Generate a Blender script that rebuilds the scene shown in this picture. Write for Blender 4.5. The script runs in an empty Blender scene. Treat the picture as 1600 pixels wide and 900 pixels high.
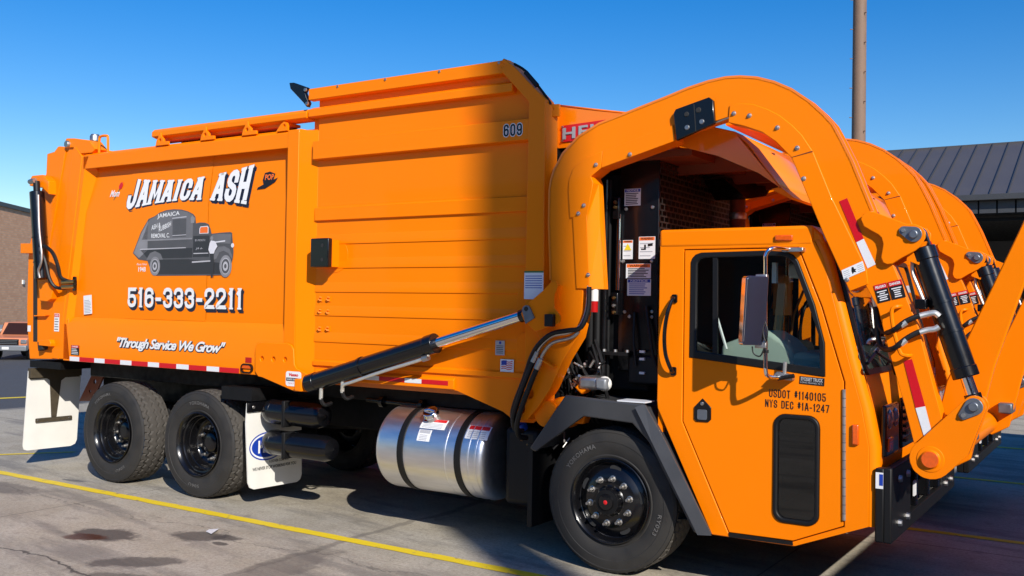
import bpy, bmesh, math, random
from mathutils import Vector, Matrix
random.seed(7)
R = math.radians
S = bpy.context.scene
C = S.collection

# ------------------------------------------------------------------ camera
cam_d = bpy.data.cameras.new('camera'); cam = bpy.data.objects.new('camera', cam_d); C.objects.link(cam)
YAW, PIT, ROL = R(32.897), R(1.115), R(0.972)
fw = Vector((-math.sin(YAW)*math.cos(PIT), math.cos(YAW)*math.cos(PIT), math.sin(PIT)))
rt = Vector((math.cos(YAW), math.sin(YAW), 0)); up = rt.cross(fw)
rt2 = rt*math.cos(ROL) + up*math.sin(ROL); up2 = -rt*math.sin(ROL) + up*math.cos(ROL)
m = Matrix((rt2, up2, -fw)).transposed().to_4x4(); m.translation = (3.224, -7.534, 1.928)
cam.matrix_world = m
cam_d.sensor_width = 36; cam_d.lens = 1514.75/1600*36; cam_d.clip_start = .1; cam_d.clip_end = 3000
S.camera = cam
# ------------------------------------------------------------------ sky, sun, exposure
SUN = Vector((1.33, -1.0, 1.0)).normalized()
W = bpy.data.worlds.new('World'); S.world = W; W.use_nodes = True
wn = W.node_tree; wn.nodes.clear()
sky = wn.nodes.new('ShaderNodeTexSky'); sky.sky_type = 'NISHITA'; sky.sun_disc = False
sky.sun_elevation = math.asin(SUN.z); sky.sun_rotation = math.atan2(SUN.x, SUN.y)
sky.altitude = 0; sky.air_density = 1.15; sky.dust_density = 0.25; sky.ozone_density = 4.0
bg = wn.nodes.new('ShaderNodeBackground'); bg.inputs[1].default_value = 0.118
wo = wn.nodes.new('ShaderNodeOutputWorld')
hs = wn.nodes.new('ShaderNodeHueSaturation'); hs.inputs['Saturation'].default_value = 1.45; hs.inputs['Hue'].default_value = .512
wn.links.new(sky.outputs[0], hs.inputs['Color']); wn.links.new(hs.outputs[0], bg.inputs[0]); wn.links.new(bg.outputs[0], wo.inputs[0])
sd = bpy.data.lights.new('sun', 'SUN'); sd.energy = 5.0; sd.angle = R(.53); sd.color = (1, .95, .87)
so = bpy.data.objects.new('sun', sd); C.objects.link(so); so.rotation_euler = SUN.to_track_quat('Z', 'Y').to_euler(); so.location = (8, -8, 12)
V = S.view_settings; V.view_transform = 'Standard'; V.look = 'None'; V.exposure = 0.18; V.gamma = 1; V.use_curve_mapping = False
S.render.engine = 'CYCLES'

# ------------------------------------------------------------------ materials
def mat(name, col, rough=.5, metal=0, coat=0, var=0, vscale=6, bump=0, bscale=40, spec=.5, coat_r=.08, stretch=None):
    M = bpy.data.materials.new(name); M.use_nodes = True
    n = M.node_tree; b = n.nodes['Principled BSDF']; L = n.links
    b.inputs['Base Color'].default_value = (*col, 1); b.inputs['Roughness'].default_value = rough
    b.inputs['Metallic'].default_value = metal; b.inputs['Coat Weight'].default_value = coat
    b.inputs['Coat Roughness'].default_value = coat_r; b.inputs['Specular IOR Level'].default_value = spec
    if var or bump:
        tc = n.nodes.new('ShaderNodeTexCoord'); mp = n.nodes.new('ShaderNodeMapping'); L.new(tc.outputs['Object'], mp.inputs[0])
        if stretch: mp.inputs['Scale'].default_value = stretch
    if var:
        no = n.nodes.new('ShaderNodeTexNoise'); no.inputs['Scale'].default_value = vscale; no.inputs['Detail'].default_value = 6
        L.new(mp.outputs[0], no.inputs[0])
        mx = n.nodes.new('ShaderNodeMix'); mx.data_type = 'RGBA'
        mx.inputs[6].default_value = (*[max(0, c*(1-var)) for c in col], 1); mx.inputs[7].default_value = (*[min(1, c*(1+var)) for c in col], 1)
        L.new(no.outputs[0], mx.inputs[0]); L.new(mx.outputs[2], b.inputs['Base Color'])
        mr = n.nodes.new('ShaderNodeMapRange'); mr.inputs[1].default_value = .3; mr.inputs[2].default_value = .7
        mr.inputs[3].default_value = max(.02, rough*(1-var*.6)); mr.inputs[4].default_value = min(1, rough*(1+var*.6))
        L.new(no.outputs[0], mr.inputs[0]); L.new(mr.outputs[0], b.inputs['Roughness'])
    if bump:
        nb = n.nodes.new('ShaderNodeTexNoise'); nb.inputs['Scale'].default_value = bscale; nb.inputs['Detail'].default_value = 4
        L.new(mp.outputs[0], nb.inputs[0])
        bp = n.nodes.new('ShaderNodeBump'); bp.inputs['Strength'].default_value = bump; bp.inputs['Distance'].default_value = .01
        L.new(nb.outputs[0], bp.inputs['Height']); L.new(bp.outputs[0], b.inputs['Normal'])
    return M
M = {}
M['orange'] = mat('orange_paint', (.93, .215, .0), .40, coat=.10, var=.05, vscale=1.6, bump=.09, bscale=2.2, coat_r=.035, spec=.13)
M['orange_gloss'] = mat('orange_paint_glossy', (.90, .21, .0), .30, coat=.8, var=.05, vscale=1.6, coat_r=.12)
M['orange_dirty'] = mat('orange_paint_worn', (.70, .20, .02), .5, coat=.2, var=.25, vscale=9)
M['primer_shade'] = mat('red_oxide_shade', (.16, .032, .008), .6, var=.3)  # also painted shade on the canopy underside and stiffeners
M['black'] = mat('black_gloss', (.004, .004, .005), .24, coat=.25, var=.2, vscale=12, spec=.4)
M['frame'] = mat('black_chassis', (.005, .005, .0055), .6, var=.4, vscale=14, spec=.25)
M['plastic'] = mat('black_plastic', (.045, .046, .049), .33, var=.2, vscale=5, bump=.08, bscale=260)
M['rubber'] = mat('tyre_rubber', (.023, .021, .019), .74, var=.45, vscale=7, bump=.1, bscale=120)
M['tread'] = mat('tyre_tread', (.062, .055, .047), .92, var=.45, vscale=12)
M['letter'] = mat('tyre_letter', (.12, .115, .11), .8, var=.3, vscale=20)
M['hose'] = mat('rubber_hose', (.006, .006, .0065), .5, spec=.35)
M['zinc'] = mat('zinc_fitting', (.78, .75, .66), .38, metal=.75, var=.15, vscale=30)
M['gasket'] = mat('window_gasket', (.006, .006, .0065), .5, spec=.35)
M['chrome'] = mat('chrome', (.82, .82, .84), .10, metal=1)
M['steel'] = mat('zinc_steel', (.50, .48, .45), .45, metal=1, var=.2, vscale=25)
M['keeper'] = mat('grey_steel_plate', (.20, .22, .25), .42, metal=.7, var=.25, vscale=18)
M['alu'] = mat('polished_aluminium', (.88, .88, .89), .40, metal=1, var=.12, vscale=5, bump=.04, bscale=30, stretch=(1, 6, 6))
M['white'] = mat('white_vinyl', (.78, .78, .78), .4)
M['offwhite'] = mat('white_flap_plastic', (.74, .72, .66), .55, var=.12, vscale=4)
M['flapiron'] = mat('rusty_bracket', (.06, .045, .025), .75, var=.5, vscale=40)
M['navy'] = mat('navy_print', (.012, .014, .03), .4)
M['ink'] = mat('black_print', (.012, .010, .010), .4)
M['redtape'] = mat('red_reflective', (.58, .004, .012), .35, var=.08, vscale=120)
M['whitetape'] = mat('white_reflective', (.74, .75, .77), .3, var=.06, vscale=120)
M['red'] = mat('red_print', (.60, .012, .015), .4)
M['warnorange'] = mat('orange_print', (.85, .16, .02), .4)
M['yellowprint'] = mat('yellow_print', (.85, .62, .02), .4)
M['blue'] = mat('blue_print', (.010, .045, .35), .4)
M['green'] = mat('green_print', (.02, .16, .05), .4)
M['grey'] = mat('grey_print', (.42, .42, .44), .45)
M['signgrey'] = mat('cast_grey', (.33, .34, .35), .5)
M['amber'] = mat('amber_lens', (.75, .10, .004), .18, coat=.6, var=.25, vscale=60)
M['redlens'] = mat('red_lens', (.45, .01, .01), .2, coat=.6)
M['lamp'] = mat('headlamp_lens', (.35, .36, .38), .12, metal=.6)
M['seat'] = mat('sage_trim', (.42, .50, .43), .7, var=.08)
M['dark_int'] = mat('dark_interior', (.018, .018, .018), .8)
M['plate_mesh'] = mat('perforated_steel', (.020, .018, .017), .45, var=.3)
M['brass'] = mat('brass', (.55, .38, .14), .35, metal=1)
M['bluecap'] = mat('blue_cap', (.01, .06, .45), .35)
for k, v in {'mono0': .035, 'mono1': .085, 'mono2': .15, 'mono3': .24, 'mono4': .45, 'mono5': .7}.items():
    M[k] = mat('mural_'+k, (v, v*.97, v*1.02), .4, var=.25 if v < .4 else .1, vscale=7)
M['pole'] = mat('weathered_steel_pole', (.20, .125, .085), .7, var=.25, vscale=3)
M['roofmetal'] = mat('dark_roof_metal', (.078, .072, .074), .45, var=.12, vscale=1.2)
M['walldark'] = mat('dark_wall_metal', (.045, .047, .052), .5, var=.1)
M['pickup'] = mat('pickup_orange', (.62, .22, .10), .4, coat=.3)
M['pgrey'] = mat('pickup_grey', (.22, .23, .24), .4, metal=.3)
M['container'] = mat('container_paint', (.30, .31, .32), .6, var=.3, vscale=2)
def glass(name, tint, refl=1.0):
    G = bpy.data.materials.new(name); G.use_nodes = True; n = G.node_tree; n.nodes.clear(); L = n.links
    o = n.nodes.new('ShaderNodeOutputMaterial'); mx = n.nodes.new('ShaderNodeMixShader'); t = n.nodes.new('ShaderNodeBsdfTransparent')
    g = n.nodes.new('ShaderNodeBsdfGlossy'); g.inputs['Roughness'].default_value = .02; t.inputs[0].default_value = (*tint, 1)
    f = n.nodes.new('ShaderNodeFresnel'); f.inputs[0].default_value = 1.55
    ml = n.nodes.new('ShaderNodeMath'); ml.operation = 'MULTIPLY_ADD'; ml.inputs[1].default_value = refl; ml.inputs[2].default_value = .03
    L.new(f.outputs[0], ml.inputs[0]); L.new(ml.outputs[0], mx.inputs[0]); L.new(t.outputs[0], mx.inputs[1]); L.new(g.outputs[0], mx.inputs[2]); L.new(mx.outputs[0], o.inputs[0])
    return G
M['glass'] = glass('window_glass', (.74, .80, .77), 1.0)
M['dkglass'] = glass('dark_glass', (.22, .25, .24), .9)
M['wsglass'] = glass('windshield_glass', (.62, .68, .66), 2.4)

# ------------------------------------------------------------------ mesh helpers
class MB:
    def __init__(s): s.v = []; s.f = []
    def add(s, vs, fs):
        o = len(s.v); s.v += [tuple(v) for v in vs]; s.f += [tuple(i+o for i in f) for f in fs]; return s
    def box(s, x0, x1, y0, y1, z0, z1):
        return s.add([(x0,y0,z0),(x1,y0,z0),(x1,y1,z0),(x0,y1,z0),(x0,y0,z1),(x1,y0,z1),(x1,y1,z1),(x0,y1,z1)],
                     [(0,3,2,1),(4,5,6,7),(0,1,5,4),(1,2,6,5),(2,3,7,6),(3,0,4,7)])
    def prism(s, pts, y0, y1, holes=(), ax='y'):
        """closed outline (u,v) extruded between two parallel planes; ax says which axis is the thickness"""
        bm = bmesh.new(); loops = [list(pts)] + [list(h) for h in holes]; es = []
        for l in loops:
            vs = [bm.verts.new((p[0], p[1], 0)) for p in l]
            es += [bm.edges.new((vs[i], vs[(i+1) % len(vs)])) for i in range(len(vs))]
        bmesh.ops.triangle_fill(bm, use_beauty=True, use_dissolve=False, edges=es)
        bm.verts.index_update()
        fl = [[v.index for v in f.verts] for f in bm.faces]; co = [(v.co.x, v.co.y) for v in bm.verts]; n = len(co)
        bm.free()
        T = {'y': lambda u, v, w: (u, w, v), 'x': lambda u, v, w: (w, u, v), 'z': lambda u, v, w: (u, v, w)}[ax]
        vs = [T(u, v, y0) for u, v in co] + [T(u, v, y1) for u, v in co]
        fs = fl + [[i+n for i in reversed(f)] for f in fl]
        o = 0
        for l in loops:
            k = len(l)
            fs += [(o+i, o+(i+1) % k, o+(i+1) % k+n, o+i+n) for i in range(k)]; o += k
        return s.add(vs, fs)
    def tube(s, pts, r, n=10, caps=True):
        P = [Vector(p) for p in pts]; rs = r if isinstance(r, (list, tuple)) else [r]*len(P)
        ring = []; a = None
        for i, p in enumerate(P):
            d = (P[min(i+1, len(P)-1)] - P[max(i-1, 0)]).normalized()
            if a is None: a = d.orthogonal().normalized()
            else: a = (a - d*a.dot(d)).normalized()
            b = d.cross(a)
            ring.append([p + (a*math.cos(t) + b*math.sin(t))*rs[i] for t in [2*math.pi*k/n for k in range(n)]])
        vs = [v for g in ring for v in g]; fs = []
        for i in range(len(P)-1):
            for k in range(n): fs.append((i*n+k, i*n+(k+1) % n, (i+1)*n+(k+1) % n, (i+1)*n+k))
        if caps: fs.append(tuple(range(n-1, -1, -1))); fs.append(tuple(range((len(P)-1)*n, len(P)*n)))
        return s.add(vs, fs)
    def lathe(s, prof, c, ax='y', n=48):
        """profile of (radius, along) turned about an axis through c"""
        vs = []; fs = []
        for r, w in prof:
            for k in range(n):
                t = 2*math.pi*k/n; u, v = r*math.cos(t), r*math.sin(t)
                vs.append({'y': (c[0]+u, c[1]+w, c[2]+v), 'x': (c[0]+w, c[1]+u, c[2]+v), 'z': (c[0]+u, c[1]+v, c[2]+w)}[ax])
        for i in range(len(prof)-1):
            for k in range(n): fs.append((i*n+k, (i+1)*n+k, (i+1)*n+(k+1) % n, i*n+(k+1) % n))
        return s.add(vs, fs)
    def disc(s, c, r, y, n=20):
        return s.add([(c[0]+r*math.cos(2*math.pi*k/n), y, c[1]+r*math.sin(2*math.pi*k/n)) for k in range(n)], [tuple(range(n))])
    def build(s, name, material, parent=None, smooth=35, bevel=0, seg=2, loc=None):
        me = bpy.data.meshes.new(name); me.from_pydata(s.v, [], s.f)
        bm = bmesh.new(); bm.from_mesh(me); bmesh.ops.recalc_face_normals(bm, faces=bm.faces); bm.to_mesh(me); bm.free()
        me.materials.append(M[material] if isinstance(material, str) else material)
        if smooth:
            me.polygons.foreach_set('use_smooth', [True]*len(me.polygons)); me.set_sharp_from_angle(angle=R(smooth))
        o = bpy.data.objects.new(name, me); C.objects.link(o)
        if parent: o.parent = parent
        if loc: o.location = loc
        if bevel:
            b = o.modifiers.new('bevel', 'BEVEL'); b.width = bevel; b.segments = seg; b.limit_method = 'ANGLE'; b.angle_limit = R(40); b.harden_normals = False
        return o
def put(src, parent, loc=(0,0,0), rot=None, name=None):
    o = bpy.data.objects.new(name or src.name.split('.')[0], src.data); C.objects.link(o); o.parent = parent; o.location = loc
    if rot: o.rotation_euler = rot
    for md in src.modifiers:
        if md.type == 'BEVEL':
            b = o.modifiers.new('bevel', 'BEVEL'); b.width = md.width; b.segments = md.segments; b.limit_method = 'ANGLE'; b.angle_limit = md.angle_limit
    return o
def empty(name, loc=(0,0,0), parent=None, rz=0):
    o = bpy.data.objects.new(name, None); C.objects.link(o); o.location = loc; o.rotation_euler.z = rz; o.empty_display_size = .2
    if parent: o.parent = parent
    return o
def tag(o, label, cat=None, group=None, kind=None):
    o['label'] = label
    if cat: o['category'] = cat
    if group: o['group'] = group
    if kind: o['kind'] = kind
    return o
def copy_tree(o, parent=None, skip=()):
    c = o.copy(); C.objects.link(c); c.parent = parent
    for ch in list(o.children):
        if ch.name.split('.')[0] in skip: continue
        copy_tree(ch, c, skip)
    return c
_tc = {}
def text_geo(body, offset=0.0, shear=0.0, spacing=1.0):
    k = (body, offset, shear, spacing)
    if k not in _tc:
        cu = bpy.data.curves.new('lettering', 'FONT'); cu.body = body; cu.offset = offset; cu.shear = shear; cu.space_character = spacing; cu.resolution_u = 4; cu.fill_mode = 'FRONT'
        o = bpy.data.objects.new('lettering', cu); C.objects.link(o)
        dg = bpy.context.evaluated_depsgraph_get(); me = o.evaluated_get(dg).to_mesh()
        vs = [(v.co.x, v.co.y) for v in me.vertices]; fs = [tuple(p.vertices) for p in me.polygons]
        o.evaluated_get(dg).to_mesh_clear(); bpy.data.objects.remove(o); bpy.data.curves.remove(cu)
        x0 = min(v[0] for v in vs); x1 = max(v[0] for v in vs); y0 = min(v[1] for v in vs); y1 = max(v[1] for v in vs)
        _tc[k] = ([((a-x0)/(x1-x0), (b-y0)/(y1-y0)) for a, b in vs], fs)
    return _tc[k]
def lettering(name, body, material, parent, fn, **kw):
    """fn maps unit square (u right, v up) to a 3D point"""
    vs, fs = text_geo(body, **kw)
    return MB().add([fn(u, v) for u, v in vs], fs).build(name, material, parent, smooth=0)
def rect_fn(x, z, w, h, y, ang=0):
    c, s = math.cos(ang), math.sin(ang)
    return lambda u, v: (x + u*w*c - v*h*s, y, z + u*w*s + v*h*c)
def plate(name, material, parent, x, z, w, h, y, ang=0, t=.0015):
    f = rect_fn(x, z, w, h, y, ang); q = [f(0,0), f(1,0), f(1,1), f(0,1)]
    b = [(p[0], p[1]-t, p[2]) for p in q]
    return MB().add(b + q, [(0,1,2,3), (0,4,5,1), (1,5,6,2), (2,6,7,3), (3,7,4,0)]).build(name, material, parent, smooth=0)
def sticker(parent, x, z, w, h, y, head=None, hcol='red', hh=.2, ink='white', body='white', rows=6, ang=0, name='safety_decal', row_ink='grey', x0=.08):
    p = plate(name, body, parent, x, z, w, h, y, ang)
    p = p if parent is ROOT else parent
    f = rect_fn(x, z, w, h, y-.0022, ang)
    if head:
        q = [f(.03,1-hh), f(.97,1-hh), f(.97,.98), f(.03,.98)]; MB().add(q, [(0,1,2,3)]).build('header_band', hcol, p, smooth=0)
        g = rect_fn(x, z, w, h, y-.003, ang)
        lettering('lettering', head, ink, p, lambda u, v: g(.14+u*.72, 1-hh*.82+v*hh*.62), offset=.02)
    b = MB()
    for i in range(rows):
        t0 = (1-hh-.06)*(i+.55)/(rows+.2)+.02; l = .92-x0-(random.random()*.25)
        b.add([f(x0,t0), f(x0+l,t0), f(x0+l,t0+.022/h*.2+.018), f(x0,t0+.022/h*.2+.018)], [(0,1,2,3)])
    if rows: b.build('print_rows', row_ink, p, smooth=0)
    return p
GL = {
'O': [[(0,.2),(0,.8),(.12,.93),(.35,1),(.65,1),(.88,.93),(1,.8),(1,.2),(.88,.07),(.65,0),(.35,0),(.12,.07),(0,.2)]],
'C': [[(1,.68),(1,.8),(.88,.93),(.65,1),(.35,1),(.12,.93),(0,.8),(0,.2),(.12,.07),(.35,0),(.65,0),(.88,.07),(1,.2),(1,.32)]],
'S': [[(1,.72),(1,.83),(.88,.94),(.65,1),(.35,1),(.12,.94),(0,.82),(0,.68),(.15,.58),(.85,.42),(1,.32),(1,.18),(.88,.06),(.65,0),(.35,0),(.12,.06),(0,.17),(0,.28)]],
'J': [[(1,1),(1,.2),(.88,.07),(.65,0),(.35,0),(.12,.07),(0,.2),(0,.34)]],
'A': [[(0,0),(.40,1)],[(.60,1),(1,0)],[(.36,1),(.64,1)],[(.22,.30),(.78,.30)]],
'M': [[(0,0),(.06,1)],[(.06,1),(.5,.22),(.94,1)],[(.94,1),(1,0)]],
'I': [[(.5,0),(.5,1)]], '1': [[(.60,0),(.60,1)],[(.22,.80),(.60,.97)]],
'H': [[(0,0),(0,1)],[(1,0),(1,1)],[(0,.48),(1,.48)]],
'U': [[(0,1),(0,.2),(.12,.07),(.35,0),(.65,0),(.88,.07),(1,.2),(1,1)]],
'D': [[(0,0),(0,1)],[(0,1),(.6,1),(.88,.92),(1,.78),(1,.22),(.88,.08),(.6,0),(0,0)]],
'T': [[(0,1),(1,1)],[(.5,1),(.5,0)]], 'N': [[(0,0),(0,1)],[(0,1),(1,0)],[(1,0),(1,1)]],
'Y': [[(0,1),(.5,.42),(1,1)],[(.5,.5),(.5,0)]], 'E': [[(1,1),(0,1),(0,0),(1,0)],[(0,.52),(.82,.52)]],
'#': [[(.25,.25),(.35,1)],[(.65,.25),(.75,1)],[(0,.76),(1,.76)],[(0,.48),(1,.48)]], '-': [[(.08,.40),(.92,.40)]],
'2': [[(0,.70),(0,.82),(.12,.94),(.35,1),(.65,1),(.88,.94),(1,.82),(1,.66),(.88,.54),(.12,.18),(0,.06),(0,0),(1,0)]],
'3': [[(0,.80),(.02,.84),(.12,.94),(.35,1),(.65,1),(.88,.94),(1,.82),(1,.64),(.85,.55),(.52,.53)],[(.56,.53),(.85,.50),(1,.40),(1,.18),(.88,.06),(.65,0),(.35,0),(.12,.06),(.02,.16),(0,.20)]],
'4': [[(.74,0),(.74,1)],[(.74,1),(0,.36),(0,.26),(1.05,.26)]],
'5': [[(.95,1),(.04,1),(.04,.52),(.20,.58),(.65,.60),(.88,.54),(1,.42),(1,.18),(.88,.06),(.65,0),(.35,0),(.12,.06),(0,.17),(0,.26)]],
'6': [[(1,.79),(.99,.83),(.88,.94),(.65,1),(.35,1),(.12,.94),(0,.82),(0,.18),(.12,.06),(.35,0),(.65,0),(.88,.06),(1,.18),(1,.42)],[(1,.36),(1,.42),(.88,.54),(.65,.59),(.36,.57),(.14,.50)]],
'7': [[(0,1),(1,1)],[(1,1),(.38,0)]]}
GL['0'] = GL['O']; GL['9'] = [[(1-a, 1-b) for a, b in st] for st in GL['6']]
GW = {'I': .30, '1': .50, '-': .62, 'M': 1.35, ' ': .55, 'A': 1.12, '#': .75, 'E': .9, 'T': .95}
def stroked(name, body, material, parent, fn, W, H, sw, gap=.30, slant=0, serif=0):
    """block lettering built from thick strokes; the string fills W x H metres, fn maps metres (x, z) to a 3D point"""
    tot = sum(GW.get(c, 1) for c in body) ; n = len(body)
    # glyph cell width so that everything fits
    cw = (W - sw*n - 0) / (tot + gap*(n-1)); x = 0; b = MB(); lay = 0
    for c in body:
        w = cw*GW.get(c, 1)
        if c == ' ' and b.v: b.build(name, material, parent, smooth=0); b = MB()
        strokes = [[(x+sw/2+a*w, sw/2+v*(H-sw)) for a, v in st] for st in GL.get(c, [])]
        if serif:
            for st in GL.get(c, []):
                for a, v in (st[0], st[-1]):
                    if v in (0, 1) and c not in 'CSJ0O-': xx = x+sw/2+a*w; strokes.append([(xx-sw*.5-serif, sw*.22+v*(H-sw*.44)), (xx+sw*.5+serif, sw*.22+v*(H-sw*.44))])
        for st in strokes:
            P = [Vector(p) for p in st]; k = len(P); L_ = []; R_ = []
            ser = serif and k == 2 and abs(P[0].y-P[1].y) < 1e-6 and (P[0].y < sw*.4 or P[0].y > H-sw*.4)
            h = sw*.22 if ser else sw/2
            for i in range(k):
                d1 = (P[i]-P[i-1]).normalized() if i else (P[1]-P[0]).normalized()
                d2 = (P[i+1]-P[i]).normalized() if i < k-1 else d1
                n1 = Vector((-d1.y, d1.x)); n2 = Vector((-d2.y, d2.x)); m_ = (n1+n2)
                m_ = m_*(h/max(.55, 1+n1.dot(n2)))
                e = d1*(0 if P[0] == P[-1] else -h if (i == 0 and not ser) else h if (i == k-1 and not ser) else 0)
                L_.append(P[i]+m_+e); R_.append(P[i]-m_+e)
            vs = []
            for p in L_+R_:
                q = fn(p.x + slant*(p.y-H/2), p.y); vs.append((q[0], q[1]-lay*.00003, q[2]))
            b.add(vs, [(k+i, k+i+1, i+1, i) for i in range(k-1)]); lay = (lay+1) % 9
        x += w+sw+cw*gap
    return b.build(name, material, parent, smooth=0)
def circ(c, r, n=24, a0=0, a1=360):
    k = n if a1-a0 >= 360 else n+1
    return [(c[0]+r*math.cos(R(a0+(a1-a0)*i/n)), c[1]+r*math.sin(R(a0+(a1-a0)*i/n))) for i in range(k)]
def hull(pts):
    pts = sorted(set(pts)); 
    def half(p):
        h = []
        for q in p:
            while len(h) > 1 and (h[-1][0]-h[-2][0])*(q[1]-h[-2][1]) - (h[-1][1]-h[-2][1])*(q[0]-h[-2][0]) <= 0: h.pop()
            h.append(q)
        return h[:-1]
    return half(pts) + half(pts[::-1])
def smooth_path(pts, k=4):
    """Catmull-Rom through the points"""
    P = [Vector(p) for p in pts]; out = []
    for i in range(len(P)-1):
        a, b, c, d = P[max(i-1,0)], P[i], P[i+1], P[min(i+2, len(P)-1)]
        for j in range(k):
            t = j/k; out.append(.5*((2*b) + (c-a)*t + (2*a-5*b+4*c-d)*t*t + (3*b-a-3*c+d)*t**3))
    return out + [P[-1]]
def rrect(x0, x1, z0, z1, r, n=5):
    o = []
    for cx, cz, a in ((x1-r, z1-r, 0), (x0+r, z1-r, 90), (x0+r, z0+r, 180), (x1-r, z0+r, 270)):
        o += [(cx+r*math.cos(R(a+90*i/n)), cz+r*math.sin(R(a+90*i/n))) for i in range(n+1)]
    return o
def offset_poly(p, d):
    """shrink a closed outline by d (positive inwards for anticlockwise outlines)"""
    n = len(p); A = sum(p[i][0]*p[(i+1) % n][1]-p[(i+1) % n][0]*p[i][1] for i in range(n)); sg = 1 if A > 0 else -1; out = []
    for i in range(n):
        a, b, c = Vector(p[i-1]), Vector(p[i]), Vector(p[(i+1) % n])
        e1 = (b-a).normalized(); e2 = (c-b).normalized(); n1 = Vector((-e1.y, e1.x))*sg; n2 = Vector((-e2.y, e2.x))*sg
        k = 1+n1.dot(n2); q = b + (n1+n2)*(d/max(k, .3)); out.append((q.x, q.y))
    return out

# ------------------------------------------------------------------ ground
def ground_material():
    G = bpy.data.materials.new('yard_concrete'); G.use_nodes = True; n = G.node_tree; L = n.links; b = n.nodes['Principled BSDF']
    tc = n.nodes.new('ShaderNodeTexCoord'); P = tc.outputs['Object']
    def noise(sc, det=6, rough=.55, vec=P, dist=0):
        x = n.nodes.new('ShaderNodeTexNoise'); x.inputs['Scale'].default_value = sc; x.inputs['Detail'].default_value = det; x.inputs['Roughness'].default_value = rough; x.inputs['Distortion'].default_value = dist
        L.new(vec, x.inputs[0]); return x
    def mth(op, a, c=None, d=None):
        x = n.nodes.new('ShaderNodeMath'); x.operation = op
        for i, q in enumerate((a, c, d)):
            if q is None: continue
            if isinstance(q, (int, float)): x.inputs[i].default_value = q
            else: L.new(q, x.inputs[i])
        return x.outputs[0]
    def rng(v, a, c, d=0, e=1):
        x = n.nodes.new('ShaderNodeMapRange'); x.interpolation_type = 'SMOOTHSTEP'
        for i, q in enumerate((a, c, d, e)): x.inputs[i+1].default_value = q
        L.new(v, x.inputs[0]); return x.outputs[0]
    def mix(f, a, c):
        x = n.nodes.new('ShaderNodeMix'); x.data_type = 'RGBA'
        if isinstance(f, (int, float)): x.inputs[0].default_value = f
        else: L.new(f, x.inputs[0])
        for i, q in ((6, a), (7, c)):
            if isinstance(q, tuple): x.inputs[i].default_value = (*q, 1)
            else: L.new(q, x.inputs[i])
        return x.outputs[2]
    def mapv(loc=(0,0,0), rot=0, sc=(1,1,1)):
        x = n.nodes.new('ShaderNodeMapping'); x.vector_type = 'TEXTURE'; x.inputs[1].default_value = loc; x.inputs[2].default_value = (0,0,rot); x.inputs[3].default_value = sc
        L.new(P, x.inputs[0]); return x.outputs[0]
    big = noise(.45, 5); mid = noise(2.2, 7, .6); fine = noise(38, 4, .7); streak = noise(1.1, 7, .62, mapv(rot=R(-8), sc=(2.6, .45, 1)))
    col = mix(rng(big.outputs[0], .3, .7), (.365, .318, .238), (.515, .455, .345))
    col = mix(rng(mid.outputs[0], .35, .68), col, mix(.5, col, (.54, .49, .41)))
    col = mix(mth('MULTIPLY', rng(streak.outputs[0], .48, .64), .68), col, (.19, .172, .15))
    col = mix(mth('MULTIPLY', rng(fine.outputs[0], .35, .75), .55), col, (.16, .14, .112))
    grit = noise(170, 3, .8); col = mix(mth('MULTIPLY', rng(grit.outputs[0], .48, .70), .5), col, (.10, .088, .07)); col = mix(mth('MULTIPLY', rng(grit.outputs[0], .30, .42, 1, 0), .4), col, (.62, .56, .46))
    patch = noise(5.5, 8, .7); col = mix(mth('MULTIPLY', rng(patch.outputs[0], .54, .66), .42), col, (.17, .148, .118)); col = mix(mth('MULTIPLY', rng(patch.outputs[0], .30, .44, 1, 0), .35), col, (.60, .53, .43))
    sxyz = n.nodes.new('ShaderNodeSeparateXYZ'); L.new(P, sxyz.inputs[0])
    # the road and lot beyond the trucks are asphalt
    edge = mth('ADD', sxyz.outputs[0], mth('MULTIPLY', mid.outputs[0], .6))
    asp = mix(rng(noise(60, 3).outputs[0], .3, .7), (.050, .050, .052), (.105, .105, .108))
    col = mix(rng(edge, -13.2, -12.7, 1, 0), col, asp)
    # oil and water stains
    rough = mth('ADD', .72, mth('MULTIPLY', mid.outputs[0], .2))
    def stain(x, y, rx, ry, rot, c, k, wet=None):
        nonlocal col, rough
        v = n.nodes.new('ShaderNodeVectorMath'); v.operation = 'LENGTH'; L.new(mapv((x, y, 0), R(rot), (rx, ry, 1)), v.inputs[0])
        d = mth('ADD', v.outputs['Value'], mth('MULTIPLY', mth('SUBTRACT', noise(4.5, 8, .68).outputs[0], .5), 1.7))
        mk = mth('MULTIPLY', rng(d, .70, 1.08, 1, 0), k); col = mix(mk, col, c)
        if wet is not None:
            mm = n.nodes.new('ShaderNodeMix'); L.new(mk, mm.inputs[0]); L.new(rough, mm.inputs[2]); mm.inputs[3].default_value = wet; rough = mm.outputs[0]
    stain(-3.90, -2.60, .34, .20, 8, (.060, .050, .044), .85)
    stain(-3.97, -2.75, .22, .11, 25, (.050, .016, .010), .92, .25)
    stain(-3.25, -2.18, .30, .17, 20, (.075, .066, .058), .8)
    stain(-3.03, -2.10, .16, .10, 10, (.06, .053, .047), .8)
    stain(-2.93, -2.25, .09, .05, 0, (.06, .053, .047), .8)
    stain(-2.98, -2.98, .38, .16, 40, (.075, .066, .058), .75)
    stain(-2.55, -3.30, .55, .14, 12, (.085, .075, .065), .7)
    stain(-6.6, -2.0, .8, .2, 3, (.12, .105, .09), .6)
    stain(-2.0, -2.45, .22, .6, 8, (.12, .105, .09), .55)
    stain(-6.3, -1.35, .18, .05, 10, (.08, .08, .085), .7)
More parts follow.
